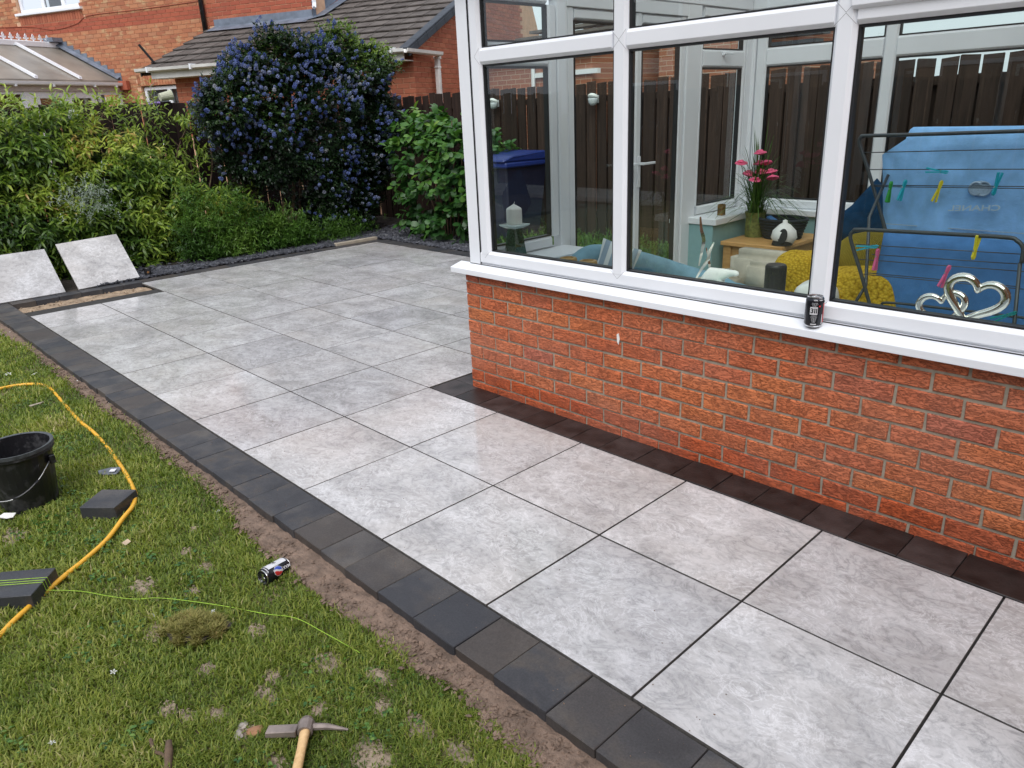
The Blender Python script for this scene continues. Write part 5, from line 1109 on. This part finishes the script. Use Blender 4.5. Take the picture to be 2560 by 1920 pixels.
def can(label,group=None):
    t=thing('drinks_can',label,'drinks can',(0,0,0),group)
    m=MB(); m.lathe([(0,.006),(.021,.004),(.025,0),(.027,.002),(.033,.012),(.033,.100),(.0285,.112)],28); inst('body',m.mesh('body',M['can'],smooth=True),t,(0,0,0))
    m=MB(); m.lathe([(.0285,.1121),(.0283,.115),(.0265,.1155),(.0255,.110),(0,.109)],28,cap=False); inst('lid',m.mesh('lid',M['alu'],smooth=False),t,(0,0,0))
    m=MB(); m.lathe([(.0,.0),(.008,0),(.009,.001),(.008,.002),(0,.002)],10,(-.006,0,.1105)); m.box((-.002,-.005,.1105),(.014,.005,.1125)); inst('ring_pull',m.mesh('ring_pull',M['alu']),t,(0,0,0))
    m=MB(); m.lathe([(.0252,.0),(.0272,.0018),(.0302,.0062),(.0298,.0066),(.0262,.003)],28,cap=False); inst('base_rim',m.mesh('base_rim',M['alu']),t,(0,0,-.0004))
    for z0,z1 in ((.1005,.1025),): pass
    return t
def add_print(t,me,name='print'): o=inst(name,me,t,(0,0,0)); return o
c1=can('black and silver drinks can standing on the white window sill')
for a in np.arange(-1.55,1.5,.62): add_print(c1,patch(.0318,a,a+.42,.1025,.1055,3,.0006,'print',M['ink_w']))
aF=-1.15 # lettering faces the photographer
for k,(z,wd_) in enumerate(((.094,.026),(.090,.030),(.086,.024),(.082,.018),(.046,.024),(.042,.030),(.038,.028),(.034,.024),(.030,.022),(.026,.020),(.022,.014))):
    me=text_mesh('abcdefgh ijklm nopq'[:int(wd_*560)],.0036,M['ink_w']); wrap(me,RC,aF-.25,z); 
    for v in me.vertices: pass
    add_print(c1,me,'small_print')
add_print(c1,patch(RC,aF-.72,aF+.10,.050,.079,6,.0004,'print',M['ink_w']))
me=text_mesh('3II',.025,M['can'],bold=.0006); wrap(me,RC+.0005,aF-.30,.064); add_print(c1,me,'lettering')
add_print(c1,patch(RC,aF+.20,aF+.40,.079,.085,2,.0004,'print',M['ink_r']))
add_print(c1,patch(RC,aF+.85,aF+1.15,.018,.092,4,.0004,'print',M['ink_r'])); add_print(c1,patch(RC,aF+.66,aF+.78,.012,.050,3,.0004,'print',M['ink_w'])); add_print(c1,patch(RC,aF-.55,aF+.05,.0115,.0155,3,.0004,'print',M['ink_w']))
c1.location=(-.797,1.352,.7335); c1.rotation_euler=(0,0,R(15))
for ch in c1.children: pass
c2=can('black and silver drinks can lying on its side in the grass','') if False else can('black can with a white panel lying on its side in the grass')
add_print(c2,patch(.0318,-.9,.95,.1025,.106,6,.0006,'print',M['ink_w']))
add_print(c2,patch(RC,-.62,.62,.014,.098,8,.0004,'print',M['ink_w']))
me=text_mesh('3L',.022,M['can'],bold=.0004); wrap(me,RC+.0006,0.05,.062,1); add_print(c2,me,'lettering')
gl_c=-1.25
cir=lambda x,y:x*x+y*y<1
add_print(c2,patch(RC,gl_c-.58,gl_c+.58,.046,.084,14,.0003,'emblem_ring',M['ink_w'],cir))
add_print(c2,patch(RC,gl_c-.52,gl_c+.52,.048,.082,16,.0007,'emblem_red',M['ink_r'],lambda x,y:cir(x,y) and x<-.10+.25*math.sin(y*2.2)))
add_print(c2,patch(RC,gl_c-.52,gl_c+.52,.048,.082,16,.0007,'emblem_blue',M['ink_b'],lambda x,y:cir(x,y) and x>.30+.25*math.sin(y*2.2)))
me=text_mesh('MAX',.016,M['ink_w'],bold=.0004); wrap(me,RC,gl_c,.026,1); add_print(c2,me,'lettering')
# lay the can: its axis from base to lid points towards the photographer's left
ax=Vector((.03,-.115,.012)).normalized(); ux_=Vector((0,0,1)); ux_=(ux_-ax*ux_.dot(ax)).normalized(); ux_=(Matrix.Rotation(R(8),3,ax)@ux_); vy_=ax.cross(ux_)
c2.rotation_mode='QUATERNION'; c2.rotation_quaternion=Matrix(((ux_.x,vy_.x,ax.x),(ux_.y,vy_.y,ax.y),(ux_.z,vy_.z,ax.z))).to_quaternion(); c2.location=(-1.985,-.318,GZ+.030)

# ---------------- wheelie bin beyond the conservatory ----------------
bn=thing('wheelie_bin','blue-lidded wheelie bin standing by the side fence, seen through the left pane','bin',(-6.20,4.95,0))
m=MB(); m.add([(-6.45,4.70,.04),(-5.97,4.70,.04),(-5.97,5.20,.04),(-6.45,5.20,.04),(-6.52,4.62,.97),(-5.90,4.62,.97),(-5.90,5.30,.97),(-6.52,5.30,.97)],[(0,3,2,1),(0,1,5,4),(1,2,6,5),(2,3,7,6),(3,0,4,7),(4,5,6,7)]); m.part('body',M['darkblue'],bn,bevel=.02)
m=MB(); m.box((-6.56,4.58,.93),(-5.86,5.34,.99)); m.part('rim',M['binblue'],bn,bevel=.015)
m=MB(); m.prism([(-6.57,4.56,.992),(-6.57,4.56,1.02),(-6.55,4.7,1.06),(-6.55,5.2,1.09),(-6.55,5.34,1.05),(-6.55,5.34,.992)],(.70,0,0)); m.part('lid',M['binblue'],bn,bevel=.015)
m=MB(); m.tube([(-6.45,5.38,1.0),(-5.95,5.38,1.0)],.016,8); m.part('handle',M['binblue'],bn)
for x in (-6.48,-5.94): m=MB(); m.lathe([(0,-.025),(.10,-.025),(.10,.025),(0,.025)],16,(0,0,0),Matrix.Translation((x,5.22,.10))@Matrix.Rotation(R(90),4,'Y')); m.part('wheel',M['blackplastic'],bn)

# ---------------- inside the conservatory ----------------
SZ=.7485
cn=thing('candle_holder','clear glass candle holder with a tapering green-flecked stem on the corner sill','candle holder',(-2.70,1.62,SZ))
cc=(-2.695,1.635,SZ)
def sq(m,r0,z0,r1,z1,c): m.add([(c[0]+a*r0,c[1]+b*r0,c[2]+z0) for a,b in ((-1,-1),(1,-1),(1,1),(-1,1))]+[(c[0]+a*r1,c[1]+b*r1,c[2]+z1) for a,b in ((-1,-1),(1,-1),(1,1),(-1,1))],[(3,2,1,0),(4,5,6,7),(0,1,5,4),(1,2,6,5),(2,3,7,6),(3,0,4,7)])
m=MB(); sq(m,.047,0,.028,.165,cc); m.part('stem',M['glassblue'],cn)
m=MB(); sq(m,.040,.008,.022,.155,cc); m.part('glitter_core',simple('green_glitter',(.12,.22,.16),.3,metal=.4,var=.9,scale=150),cn)
m=MB(); sq(m,.035,.1655,.062,.180,cc); sq(m,.062,.1802,.064,.188,cc); m.part('dish',simple_cache('frosted_glass',(.60,.72,.72),.1),cn,bevel=.003)
cd_=thing('pillar_candle','white pillar candle with a pointed top standing on the glass holder','candle',(cc[0],cc[1],SZ+.1885))
m=MB(); m.lathe([(0,0),(.043,0),(.044,.003),(.044,.082),(.040,.088),(0,.112)],24,(cc[0],cc[1],SZ+.1885)); m.part('wax',M['wax'],cd_,smooth=False)
m=MB(); m.tube([(cc[0],cc[1],SZ+.298),(cc[0]+.004,cc[1]+.004,SZ+.312)],.0015,5); m.part('wick',M['white'],cd_)
for x,y,lb in ((-2.222,1.56,'left of two turned wooden tealight bowls on the sill'),(-2.085,1.56,'right of two turned wooden tealight bowls on the sill')):
    m=MB(); m.lathe([(0,0),(.03,0),(.047,.02),(.049,.040),(.044,.058),(.030,.060),(.026,.048),(0,.046)],20,(x,y,SZ)); m.top('tealight_bowl',M['wicker'],lb,'bowl',(x,y,SZ),'wooden bowls on the sill',smooth=False)
sk=thing('smart_speaker','black cylindrical speaker on the sill behind the middle pane','speaker',(-1.105,1.635,SZ))
m=MB(); m.lathe([(.044,0),(.044,.128),(.041,.133)],28,(-1.105,1.635,SZ)); m.part('body',M['black'],sk,smooth=False); m=MB(); m.lathe([(.041,.1332),(.039,.136),(0,.136)],28,(-1.105,1.635,SZ)); m.part('top_cap',M['blackplastic'],sk)
# polar bear
pb=bpy.data.meshes.new('polar_bear')
def skin(name,verts,edges,rad,mt,sub=2,parent=None,loc=(0,0,0)):
    me=bpy.data.meshes.new(name); me.from_pydata(verts,edges,[]); o=bpy.data.objects.new(name,me); C.objects.link(o)
    md=o.modifiers.new('s','SKIN'); 
    for i,r in enumerate(rad): me.skin_vertices[0].data[i].radius=(r,r) if not isinstance(r,tuple) else r
    me.skin_vertices[0].data[0].use_root=True
    o.modifiers.new('u','SUBSURF').levels=sub
    dg=bpy.context.evaluated_depsgraph_get(); m2=bpy.data.meshes.new_from_object(o.evaluated_get(dg)); bpy.data.objects.remove(o); m2.name=name; m2.materials.clear(); m2.materials.append(mt); m2.polygons.foreach_set('use_smooth',[True]*len(m2.polygons))
    ob=bpy.data.objects.new(name,m2); put(ob,parent,loc); return ob
bv=[(0,0,.042),(-.045,0,.044),(.04,0,.046),(.075,0,.055),(.100,0,.058),(.120,0,.054),(-.05,.014,.018),(-.05,.014,0),(-.05,-.014,.018),(-.05,-.014,0),(.03,.014,.02),(.035,.014,0),(.03,-.014,.02),(.035,-.014,0)]
be=[(0,1),(0,2),(2,3),(3,4),(4,5),(1,6),(6,7),(1,8),(8,9),(2,10),(10,11),(2,12),(12,13)]
o=skin('polar_bear',bv,be,[.028,.026,.023,.016,.015,.009,.013,.010,.013,.010,.012,.010,.012,.010],M['white'],2,None,(-1.375,1.60,SZ+.026)); tag(o,'small white polar bear figurine walking on the sill','figurine')
m=MB(); m.box((-1.36,1.52,SZ),(-1.26,1.56,SZ+.035)); m.top('gift_card',simple('green_card',(.03,.33,.24),.6),'small green card lying on the sill behind the polar bear','card',(-1.31,1.54,SZ))
# ribbon sculpture
rs=thing('ribbon_sculpture','polished chrome twisted ribbon figure on the sill left of the polar bear','sculpture',(-1.47,1.66,SZ))
def ribbon(pts,wd_,parent,name,mt=None,t=.004):
    P=spline(pts,6); m=MB(); n=len(P)
    for i in range(n-1):
        pass
    V=[];Fc=[]
    for i,p in enumerate(P):
        tn_=(P[min(i+1,n-1)]-P[max(i-1,0)]).normalized(); s=Vector((.75,.65,0)); s=(s-tn_*s.dot(tn_)).normalized() if abs(tn_.dot(s.normalized()))<.95 else Vector((0,0,1)); nn_=tn_.cross(s); w2=wd_*(.35+.65*math.sin(math.pi*min(1,max(0,(i+.8)/(n)))))
        V+=[p-s*w2/2-nn_*t/2,p+s*w2/2-nn_*t/2,p+s*w2/2+nn_*t/2,p-s*w2/2+nn_*t/2]
    for i in range(n-1):
        for k in range(4): Fc.append((4*i+k,4*i+(k+1)%4,4*i+4+(k+1)%4,4*i+4+k))
    Fc+=[(0,1,2,3),(4*n-1,4*n-2,4*n-3,4*n-4)]
    m.add(V,Fc); return m.part(name,mt or M['chrome'],parent)
ribbon([(-1.495,1.65,1.055),(-1.487,1.65,1.0),(-1.478,1.66,.95),(-1.485,1.66,.90),(-1.498,1.66,.83)],.016,rs,'upper_ribbon')
ribbon([(-1.426,1.66,.945),(-1.445,1.66,.90),(-1.455,1.665,.86),(-1.48,1.66,.82),(-1.519,1.66,.752)],.015,rs,'lower_ribbon')
ribbon([(-1.470,1.67,.915),(-1.455,1.67,.87),(-1.445,1.67,.82),(-1.434,1.67,.752)],.011,rs,'leg_ribbon')
# hearts
def heart(parent,cx,cz,y,w_,h_,thk,rot,name,y2=0):
    P=[]
    for i in range(49):
        t=2*math.pi*i/48; x=16*math.sin(t)**3/17; z=(13*math.cos(t)-5*math.cos(2*t)-2*math.cos(3*t)-math.cos(4*t))/17
        c,s=math.cos(rot),math.sin(rot); X=x*w_/2;Z=z*h_/2; P.append(Vector((cx+X*c-Z*s,y+y2*math.sin(t),cz+X*s+Z*c)))
    m=MB(); m.tube(P,[thk*(.75+.5*abs(math.sin(i/48*math.pi*2))) for i in range(49)],10,flat=1.0); return m.part(name,M['chrome'],parent,smooth=True)
ht=thing('heart_ornament','two interlocking polished metal hearts on the sill before the drying rack','ornament',(-.38,1.62,SZ))
heart(ht,-.345,.852,1.615,.19,.185,.013,R(-14),'large_heart',.012); heart(ht,-.437,.805,1.60,.155,.145,.010,R(14),'small_heart',.010)
# corner table, flowers, basket, bird
tb=thing('corner_table','square oak side table in the corner of the conservatory','table',(-2.26,3.82,.12))
m=MB(); m.box((-2.50,3.52,.555),(-2.02,4.15,.585)); m.part('tabletop',M['oak'],tb,bevel=.004); m=MB(); m.box((-2.47,3.555,.46),(-2.05,4.12,.553)); m.part('apron',M['oak'],tb)
for x,y in ((-2.455,3.57),(-2.065,3.57),(-2.455,4.1),(-2.065,4.1)): m=MB(); m.box((x-.03,y-.028,.12),(x+.03,y+.028,.553)); m.part('leg',M['oak'],tb)
fl=thing('artificial_flowers','pink flowers with long grass stems in a bound green pot on the oak table','flowers',(-2.40,3.82,.586))
fc=Vector((-2.40,3.82,.586))
m=MB(); m.lathe([(0,0),(.066,0),(.070,.05),(.066,.14),(.078,.18),(0,.16)],18,fc); m.part('bound_pot',simple('bound_straw',(.14,.16,.04),.8,var=.5,scale=40),fl)
FL=[(-2.381,1.178),(-2.508,1.108),(-2.370,1.103),(-2.42,1.10),(-2.471,1.021),(-2.49,1.03),(-2.40,1.045),(-2.315,1.045),(-2.271,1.008),(-2.391,.993)]
for i,(x,z) in enumerate(FL):
    top=Vector((x,3.82+rnd.uniform(-.06,.05),z)); m=MB(); m.tube(spline([fc+Vector((0,0,.1)),fc*.5+top*.5+Vector((0,0,.02)),top],4),.002,4); m.part('flower_stem',M['herb'],fl)
    m=MB()
    for k in range(3): m.lathe([(.006,-.010),(.047-.012*k,.002+.007*k),(.040-.012*k,.012+.007*k),(.0,.012+.006*k)],9,top,Matrix.Rotation(rnd.uniform(-.35,.35),4,'X')@Matrix.Rotation(rnd.uniform(-.3,.3),4,'Y'))
    m.part('flower_head',M['pink'],fl)
V=[];T=[]
n=230; base=np.tile(np.array([[fc.x,fc.y,fc.z+.08]]),(n,1))+rng.normal(0,.018,(n,3))*np.array([1,1,0]); an=rng.random(n)*6.283; out=rng.uniform(.04,.44,n)**1.0; h=rng.uniform(.22,.46,n)
dirx=np.stack([np.cos(an),np.sin(an),0*an],1); segs=[]
for t in (0,.35,.65,.85,1.0):
    zz=h*(1.9*t-1.1*t*t*(out/.25).clip(0,1.6)); segs.append(base+dirx*(out*t**1.7)[:,None]+np.stack([0*zz,0*zz,zz],1))
side=np.stack([-np.sin(an),np.cos(an),0*an],1)*.003
VV_=np.stack([q for s_ in segs[:-1] for q in (s_-side,s_+side)]+[segs[-1]],1); T=np.array([(0,1,3),(0,3,2),(2,3,5),(2,5,4),(4,5,7),(4,7,6),(6,7,8)])
tri_mesh('grass_blades',VV_.reshape(-1,3),(T[None]+9*np.arange(n)[:,None,None]).reshape(-1,3),M['herb'],np.repeat(rng.uniform(0,.5,n),9),fl)
bk2=thing('storage_basket','round dark navy woven basket on the oak table','basket',(-2.20,3.85,.586))
for k in range(7):
    r_=.115+.006*k; m=MB(); P=[Vector((-2.20+r_*1.12*math.cos(a),3.86+r_*.95*math.sin(a),.597+.021*k)) for a in np.linspace(0,2*math.pi,25)]; m.tube(P,.0125,6,cap=False); m.part('coil',M['basket'],bk2,smooth=True)
m=MB(); m.lathe([(0,0),(.11,0),(.11,.02)],18,(-2.2,3.86,.588)); m.part('base',M['basket'],bk2)
m=MB(); m.box((-2.30,3.80,.70),(-2.19,3.86,.712),Matrix.Translation((-2.24,3.83,.72))@Matrix.Rotation(R(28),4,'Y')@Matrix.Translation((2.24,-3.83,-.72))); m.top('blue_leaflet',M['towel2'],'blue folded leaflet sticking out of the navy basket','leaflet',(-2.24,3.83,.72))
bd=thing('bird_doorstop','black and white rounded fabric bird on the oak table right of the basket','ornament',(-1.92,3.6,.586))
m=MB(); m.lathe([(0,0),(.06,.005),(.088,.05),(.078,.095),(.04,.135),(.016,.15),(.016,.165),(0,.172)],20,(-2.065,3.62,.586)); m.part('body',M['white'],bd,smooth=True)
m=MB(); m.lathe([(0,0),(.03,0),(.034,.006),(0,.008)],16,(0,0,0),Matrix.Translation((-2.035,3.545,.655))@Matrix.Rotation(R(75),4,'X')@Matrix.Scale(1.5,4,(0,1,0))); m.part('black_patch',M['black'],bd)
m=MB(); m.lathe([(0,-.01),(.07,0),(.062,.03),(0,.036)],18,(-2.065,3.60,.588)); m.part('black_base',M['black'],bd)
m=MB(); m.lathe([(0,0),(.03,0),(.03,.075),(.026,.08),(.024,.02),(0,.018)],4,(0,0,0),Matrix.Translation((-2.585,3.655,SZ))@Matrix.Rotation(R(45),4,'Z')); m.top('amber_tealight_glass',simple('amber_glass',(.18,.10,.03),.2,var=.6,scale=30),'square amber tealight glass on the far inner sill','tealight holder',(-2.585,3.655,SZ))
# seats
def blob(name,c,dim,mt,label,cat,rot=(0,0,0),amp=.06,sq_=3.0,group=None,fr=1.6):
    me=bpy.data.meshes.new(name); bm=bmesh.new(); bmesh.ops.create_cube(bm,size=2); bmesh.ops.subdivide_edges(bm,edges=bm.edges,cuts=9,use_grid_fill=True)
    for v in bm.verts:
        p=v.co.copy(); l=(abs(p.x)**sq_+abs(p.y)**sq_+abs(p.z)**sq_)**(1/sq_); p=p/l; n_=noise.noise(p*fr+Vector(c)); v.co=Vector((p.x*dim[0],p.y*dim[1],p.z*dim[2]))*(1+amp*n_)
    bm.to_mesh(me); bm.free(); me.materials.append(mt); me.polygons.foreach_set('use_smooth',[True]*len(me.polygons)); o=bpy.data.objects.new(name,me); put(o,None,c,rot); tag(o,label,cat,group); return o
def cushion(name,c,s,t,mt,label,rot):
    me=bpy.data.meshes.new(name); bm=bmesh.new(); bmesh.ops.create_grid(bm,x_segments=16,y_segments=16,size=1); g=list(bm.verts)
    V=[];
    for v in g: 
        x,y=v.co.x,v.co.y; e=max(0,(1-x*x))*max(0,(1-y*y)); k=1-.10*(1-abs(x*y)); V.append((x*k*s,y*k*s,t*e**.45))
    n=len(V); Fc=[tuple(v.index for v in f.verts) for f in bm.faces]; bm.free()
    allV=V+[(a,b,-c_) for a,b,c_ in V]; me.from_pydata(allV,[],Fc+[tuple(i+n for i in q)[::-1] for q in Fc]); me.materials.append(mt); me.polygons.foreach_set('use_smooth',[True]*len(me.polygons)); o=bpy.data.objects.new(name,me); put(o,None,c,rot); tag(o,label,'cushion'); return o
sf=thing('cream_armchair','cream cotton armchair with piped edges in front of the oak table','armchair',(-1.85,2.95,.12))
def boxpart(a,b,mt,p,name,bev=.055): m=MB(); m.box(a,b); return m.part(name,mt,p,bevel=bev,seg=4,smooth=True)
boxpart((-2.10,2.93,.25),(-1.45,3.12,.655),M['cream'],sf,'backrest'); boxpart((-2.10,2.45,.25),(-1.95,2.925,.55),M['cream'],sf,'arm'); boxpart((-1.94,2.5,.25),(-1.45,2.92,.44),M['cream'],sf,'seat_cushion'); boxpart((-1.93,2.84,.40),(-1.62,2.93,.61),M['cream'],sf,'back_cushion',.03); boxpart((-1.44,2.45,.25),(-1.32,3.12,.55),M['cream'],sf,'arm')
for x,y in ((-2.05,2.5),(-1.37,2.5),(-2.05,3.07),(-1.37,3.07)): m=MB(); m.box((x-.025,y-.025,.12),(x+.025,y+.025,.25)); m.part('leg',M['oak'],sf)
cs=thing('blue_chaise','pale blue chenille chaise sofa with a low curved back behind the left panes','sofa',(-2.5,2.2,.12))
P=spline([(-2.40,1.80,.66),(-2.37,1.92,.72),(-2.35,2.15,.67),(-2.32,2.42,.585),(-2.22,2.62,.50),(-2.0,2.70,.44),(-1.85,2.66,.40)],6); m=MB(); m.tube(P,[.10]*len(P),12,flat=.8); m.part('bolster_back',M['denim'],cs,smooth=True)
P2_=[Vector((p.x,p.y,.33)) for p in P]; m=MB(); m.tube(P2_,[.12]*len(P2_),10,flat=1.6); m.part('back_base',M['denim'],cs,smooth=True); boxpart((-2.45,1.82,.2),(-1.75,2.58,.44),M['denim'],cs,'seat',.05)
m=MB(); m.box((-2.45,1.85,.12),(-1.8,2.6,.2)); m.part('plinth',M['black'],cs)
cushion('striped_cushion',(-2.14,1.86,.74),.11,.045,M['stripe'],'pale striped cushion propped on the blue chaise',(R(62),R(18),R(35)))
bb=blob('corduroy_beanbag',(-1.10,2.85,.50),(.28,.24,.36),M['cord'],'ochre corduroy armchair back behind the left of the drying rack','armchair',amp=.08)
blob('knitted_pouffe',(-1.02,2.35,.50),(.22,.18,.26),M['knit'],'mustard knitted pouffe low behind the drying rack','pouffe',amp=.10)
blob('knitted_cushion',(-1.40,2.55,.58),(.17,.13,.19),M['knit'],'mustard knitted cushion at the right end of the cream armchair','cushion',amp=.12)
cushion('velvet_cushion',(-1.30,3.15,.83),.19,.075,M['navy'],'dark blue velvet cushion standing on its corner behind the drying rack',(R(80),R(42),R(10)))
blob('white_ball_cushion',(-1.08,2.0,.66),(.09,.09,.09),M['white'],'small white rounded toy low behind the thick post','toy',amp=.1)
# drying rack
dr=thing('drying_rack','grey metal drying rack with wire rungs behind the right pane','drying rack',(-.6,2.3,.12))
def tb_(pts,r,name,sm=True,mt='ribbed',sp=5): m=MB(); m.tube(spline(pts,sp) if sp else pts,r,8); m.part(name,M[mt],dr,smooth=sm)
tb_([(-.62,2.42,.14),(-.80,2.43,.50),(-.978,2.44,.945),(-1.046,2.45,1.10),(-1.105,2.45,1.237),(-1.146,2.45,1.325),(-1.143,2.45,1.352),(-1.115,2.45,1.360),(-.868,2.45,1.365),(-.48,2.45,1.375),(-.05,2.45,1.384),(.02,2.45,1.36),(.0,2.45,1.3),(-.10,2.45,.95)],.0085,'upper_frame')
tb_([(-.70,2.1,.14),(-.80,2.1,.45),(-.912,2.1,.739),(-.975,2.1,.885),(-.997,2.1,.945),(-.986,2.1,.970),(-.95,2.1,.980),(-.646,2.1,.989),(-.40,2.1,.994),(-.355,2.1,.985),(-.328,2.1,.955),(-.325,2.1,.90)],.0085,'lower_frame')
tb_([(-1.16,2.05,.14),(-.94,2.1,.65),(-.911,2.12,.727),(-1.02,2.35,1.0),(-1.014,2.5,1.179)],.0075,'brace',sp=0)
tb_([(-.33,2.1,.90),(-.30,2.1,.55),(-.25,2.05,.14)],.0075,'brace',sp=0)
tb_([(-.875,2.2,.60),(-.859,2.2,.624),(-.80,2.2,.647),(-.3,2.2,.661),(.1,2.2,.67)],.006,'cross_bar')
for x0,z0,x1,z1 in ((-1.123,1.284,-.02,1.318),(-1.09,1.207,-.03,1.235),(-1.054,1.136,-.05,1.165),(-1.05,1.130,-.05,1.156)):
    tb_([(x0,2.446,z0),(x1,2.446,z1)],.0022,'rung',sp=0)
for x0,z0,x1,z1,y in ((-.974,.913,-.333,.934,2.1),(-.951,.848,-.311,.868,2.1),(-.918,.783,-.30,.799,2.1),(-.931,.856,-.36,.876,2.2),(-.944,.769,-.333,.785,2.2)): tb_([(x0,y,z0),(x1,y,z1)],.002,'rung',sp=0)
# towels
def cloth(name,mt,label,pts,x0f,x1f,parent=None,nx=26,amp=.006,seed=0,top=True):
    """drape: pts = list of (y,z) along the fall; x range per row"""
    n=len(pts); V=[];Fc=[]
    for j,(y,z) in enumerate(pts):
        t=j/(n-1); x0=x0f(t);x1=x1f(t)
        for i in range(nx+1):
            s=i/nx; x=x0+(x1-x0)*s; w_=amp*(.3+t)*(math.sin(s*11+seed+t*2)+.6*math.sin(s*23+seed*2)); V.append((x,y+w_,z+.006*math.sin(s*5+seed)*(t>.9)))
    for j in range(n-1):
        for i in range(nx): k=j*(nx+1)+i; Fc.append((k,k+1,k+nx+2,k+nx+1))
    m=MB(); m.v=V; m.f=Fc; loc=V[0]
    me=m.mesh(name,mt,smooth=True,off=loc); o=bpy.data.objects.new(name,me); put(o,None,loc); md=o.modifiers.new('th','SOLIDIFY'); md.thickness=.006; md.offset=-1
    if label: tag(o,label,'towel')
    return o
fall=[(2.68,.80),(2.67,1.0),(2.66,1.2),(2.63,1.33),(2.60,1.378),(2.57,1.392),(2.545,1.382),(2.525,1.34),(2.51,1.27),(2.50,1.19),(2.493,1.09),(2.488,.985),(2.485,.90),(2.482,.84),(2.48,.81)]
xl=lambda t: float(np.interp(t,[0,.3,.36,.5,.57,.7,.85,1],[-1.01,-.97,-.955,-.97,-1.062,-1.035,-1.00,-.972]))
tw1=cloth('light_blue_towel',M['towel'],'light blue towel with a reversed embroidered emblem hung over the drying rack',fall,xl,lambda t:-.02,amp=.016)
W[tw1]=Vector((tw1.location))
cloth('mid_blue_towel',M['towel2'],'darker blue towel hanging below the light blue one on the rack',[(2.30,.95),(2.295,.88),(2.29,.80),(2.28,.70),(2.275,.6),(2.27,.5),(2.27,.35)],lambda t:-.925-.01*t,lambda t:-.02,amp=.010,seed=2)
# emblem and mirrored lettering on the light towel
silver=simple('embroidery_thread',(.42,.55,.66),.6,var=.1); sgrey=simple('embroidery_pad',(.36,.48,.62),.6,var=.12,scale=120)
for dx in (-.016,.016):
    m=MB(); P=[Vector((-.612+dx+.026*math.cos(a),2.474,1.135+.028*math.sin(a))) for a in (np.linspace(.7,2*math.pi-.7,20) if dx<0 else np.linspace(.7+math.pi,3*math.pi-.7,20))]; m.tube(P,.0052,6,flat=.6); m.part('emblem',sgrey,tw1)
m=MB(); m.lathe([(0,0),(.034,0),(.033,.002),(0,.002)],20,(0,0,0),Matrix.Translation((-.612,2.480,1.135))@Matrix.Rotation(R(90),4,'X')@Matrix.Scale(1.3,4,(1,0,0))); m.part('emblem_pad',sgrey,tw1)
for zz in (.915,.955):
    m=MB(); m.box((-1.005,2.4755,zz-.002),(-.03,2.4775,zz+.002)); m.part('woven_band',sgrey,tw1)
tm_=text_mesh('CHANEL',.034,silver,'towel_lettering',.0012,.0006)
for v in tm_.vertices: x,y,z=v.co; v.co=(-x*1.55,-z,y+.018*0+x*-.10)
tm_.flip_normals(); inst('towel_lettering',tm_,tw1,(-.617,2.458,1.052))
m=MB(); m.box((-.955,2.366,.945),(-.02,2.3685,1.0)); bnd=m.part('woven_band',M['towel2'],tw1) if False else None
# pegs
def peg(x,y,z,mt,label,rot):
    t=thing('clothes_peg',label,'clothes peg',(0,0,0),'clothes pegs on the drying rack')
    for s_ in (-1,1):
        m=MB(); m.prism([(s_*.002,-.004,.030),(s_*.006,-.004,.022),(s_*.004,-.004,.0),(s_*.010,-.004,-.045),(s_*.005,-.004,-.048),(s_*.0008,-.004,-.01),(s_*.0008,-.004,.026)],(0,.008,0)); inst('jaw',m.mesh('jaw',M[mt]),t,(0,0,0))
    m=MB(); m.tube([(-.006,0,.002),(.006,0,.002)],.003,6); inst('spring',m.mesh('spring',M['steel']),t,(0,0,0))
    t.location=(x,y,z); t.rotation_euler=rot; t.scale=(1.25,)*3; return t
peg(-.975,2.437,1.120,'peg_green','green clothes peg on the upper rung, leftmost',(0,R(6),R(70)))
peg(-.917,2.437,1.130,'peg_cyan','cyan clothes peg on the upper rung beside the green one',(0,R(14),R(60)))
peg(-.772,2.437,1.207,'peg_cyan','cyan clothes peg lying flat on the second rung',(0,R(95),0))
peg(-.765,2.437,1.132,'peg_yellow','yellow clothes peg on the upper rung below the flat cyan one',(0,R(14),R(40)))
peg(-.543,2.437,1.150,'peg_cyan','cyan clothes peg on the upper rung beside the towel emblem',(0,R(190),R(50)))
peg(-.903,2.09,.909,'peg_cyan','cyan clothes peg lying flat at the left end of the lower rack',(0,R(80),0))
peg(-.868,2.09,.868,'peg_pink','pink clothes peg at the left of the lower rack',(0,R(4),R(70)))
peg(-.49,2.09,.935,'peg_yellow','yellow clothes peg on the lower rack above the hearts',(0,R(186),R(60)))
peg(-.582,2.09,.828,'peg_pink','pink clothes peg just above the metal hearts',(0,R(18),R(50)))
peg(-.337,2.09,.689,'peg_teal','teal clothes peg low down at the right of the hearts',(0,R(60),0))
# small marks on the brick wall
m=MB(); m.prism([(-1.745,1.3665,.52),(-1.735,1.3665,.528),(-1.728,1.3665,.50),(-1.734,1.3665,.472),(-1.742,1.3665,.485)],(0,.004,0)); m.part('mortar_smear',M['white'],cons)
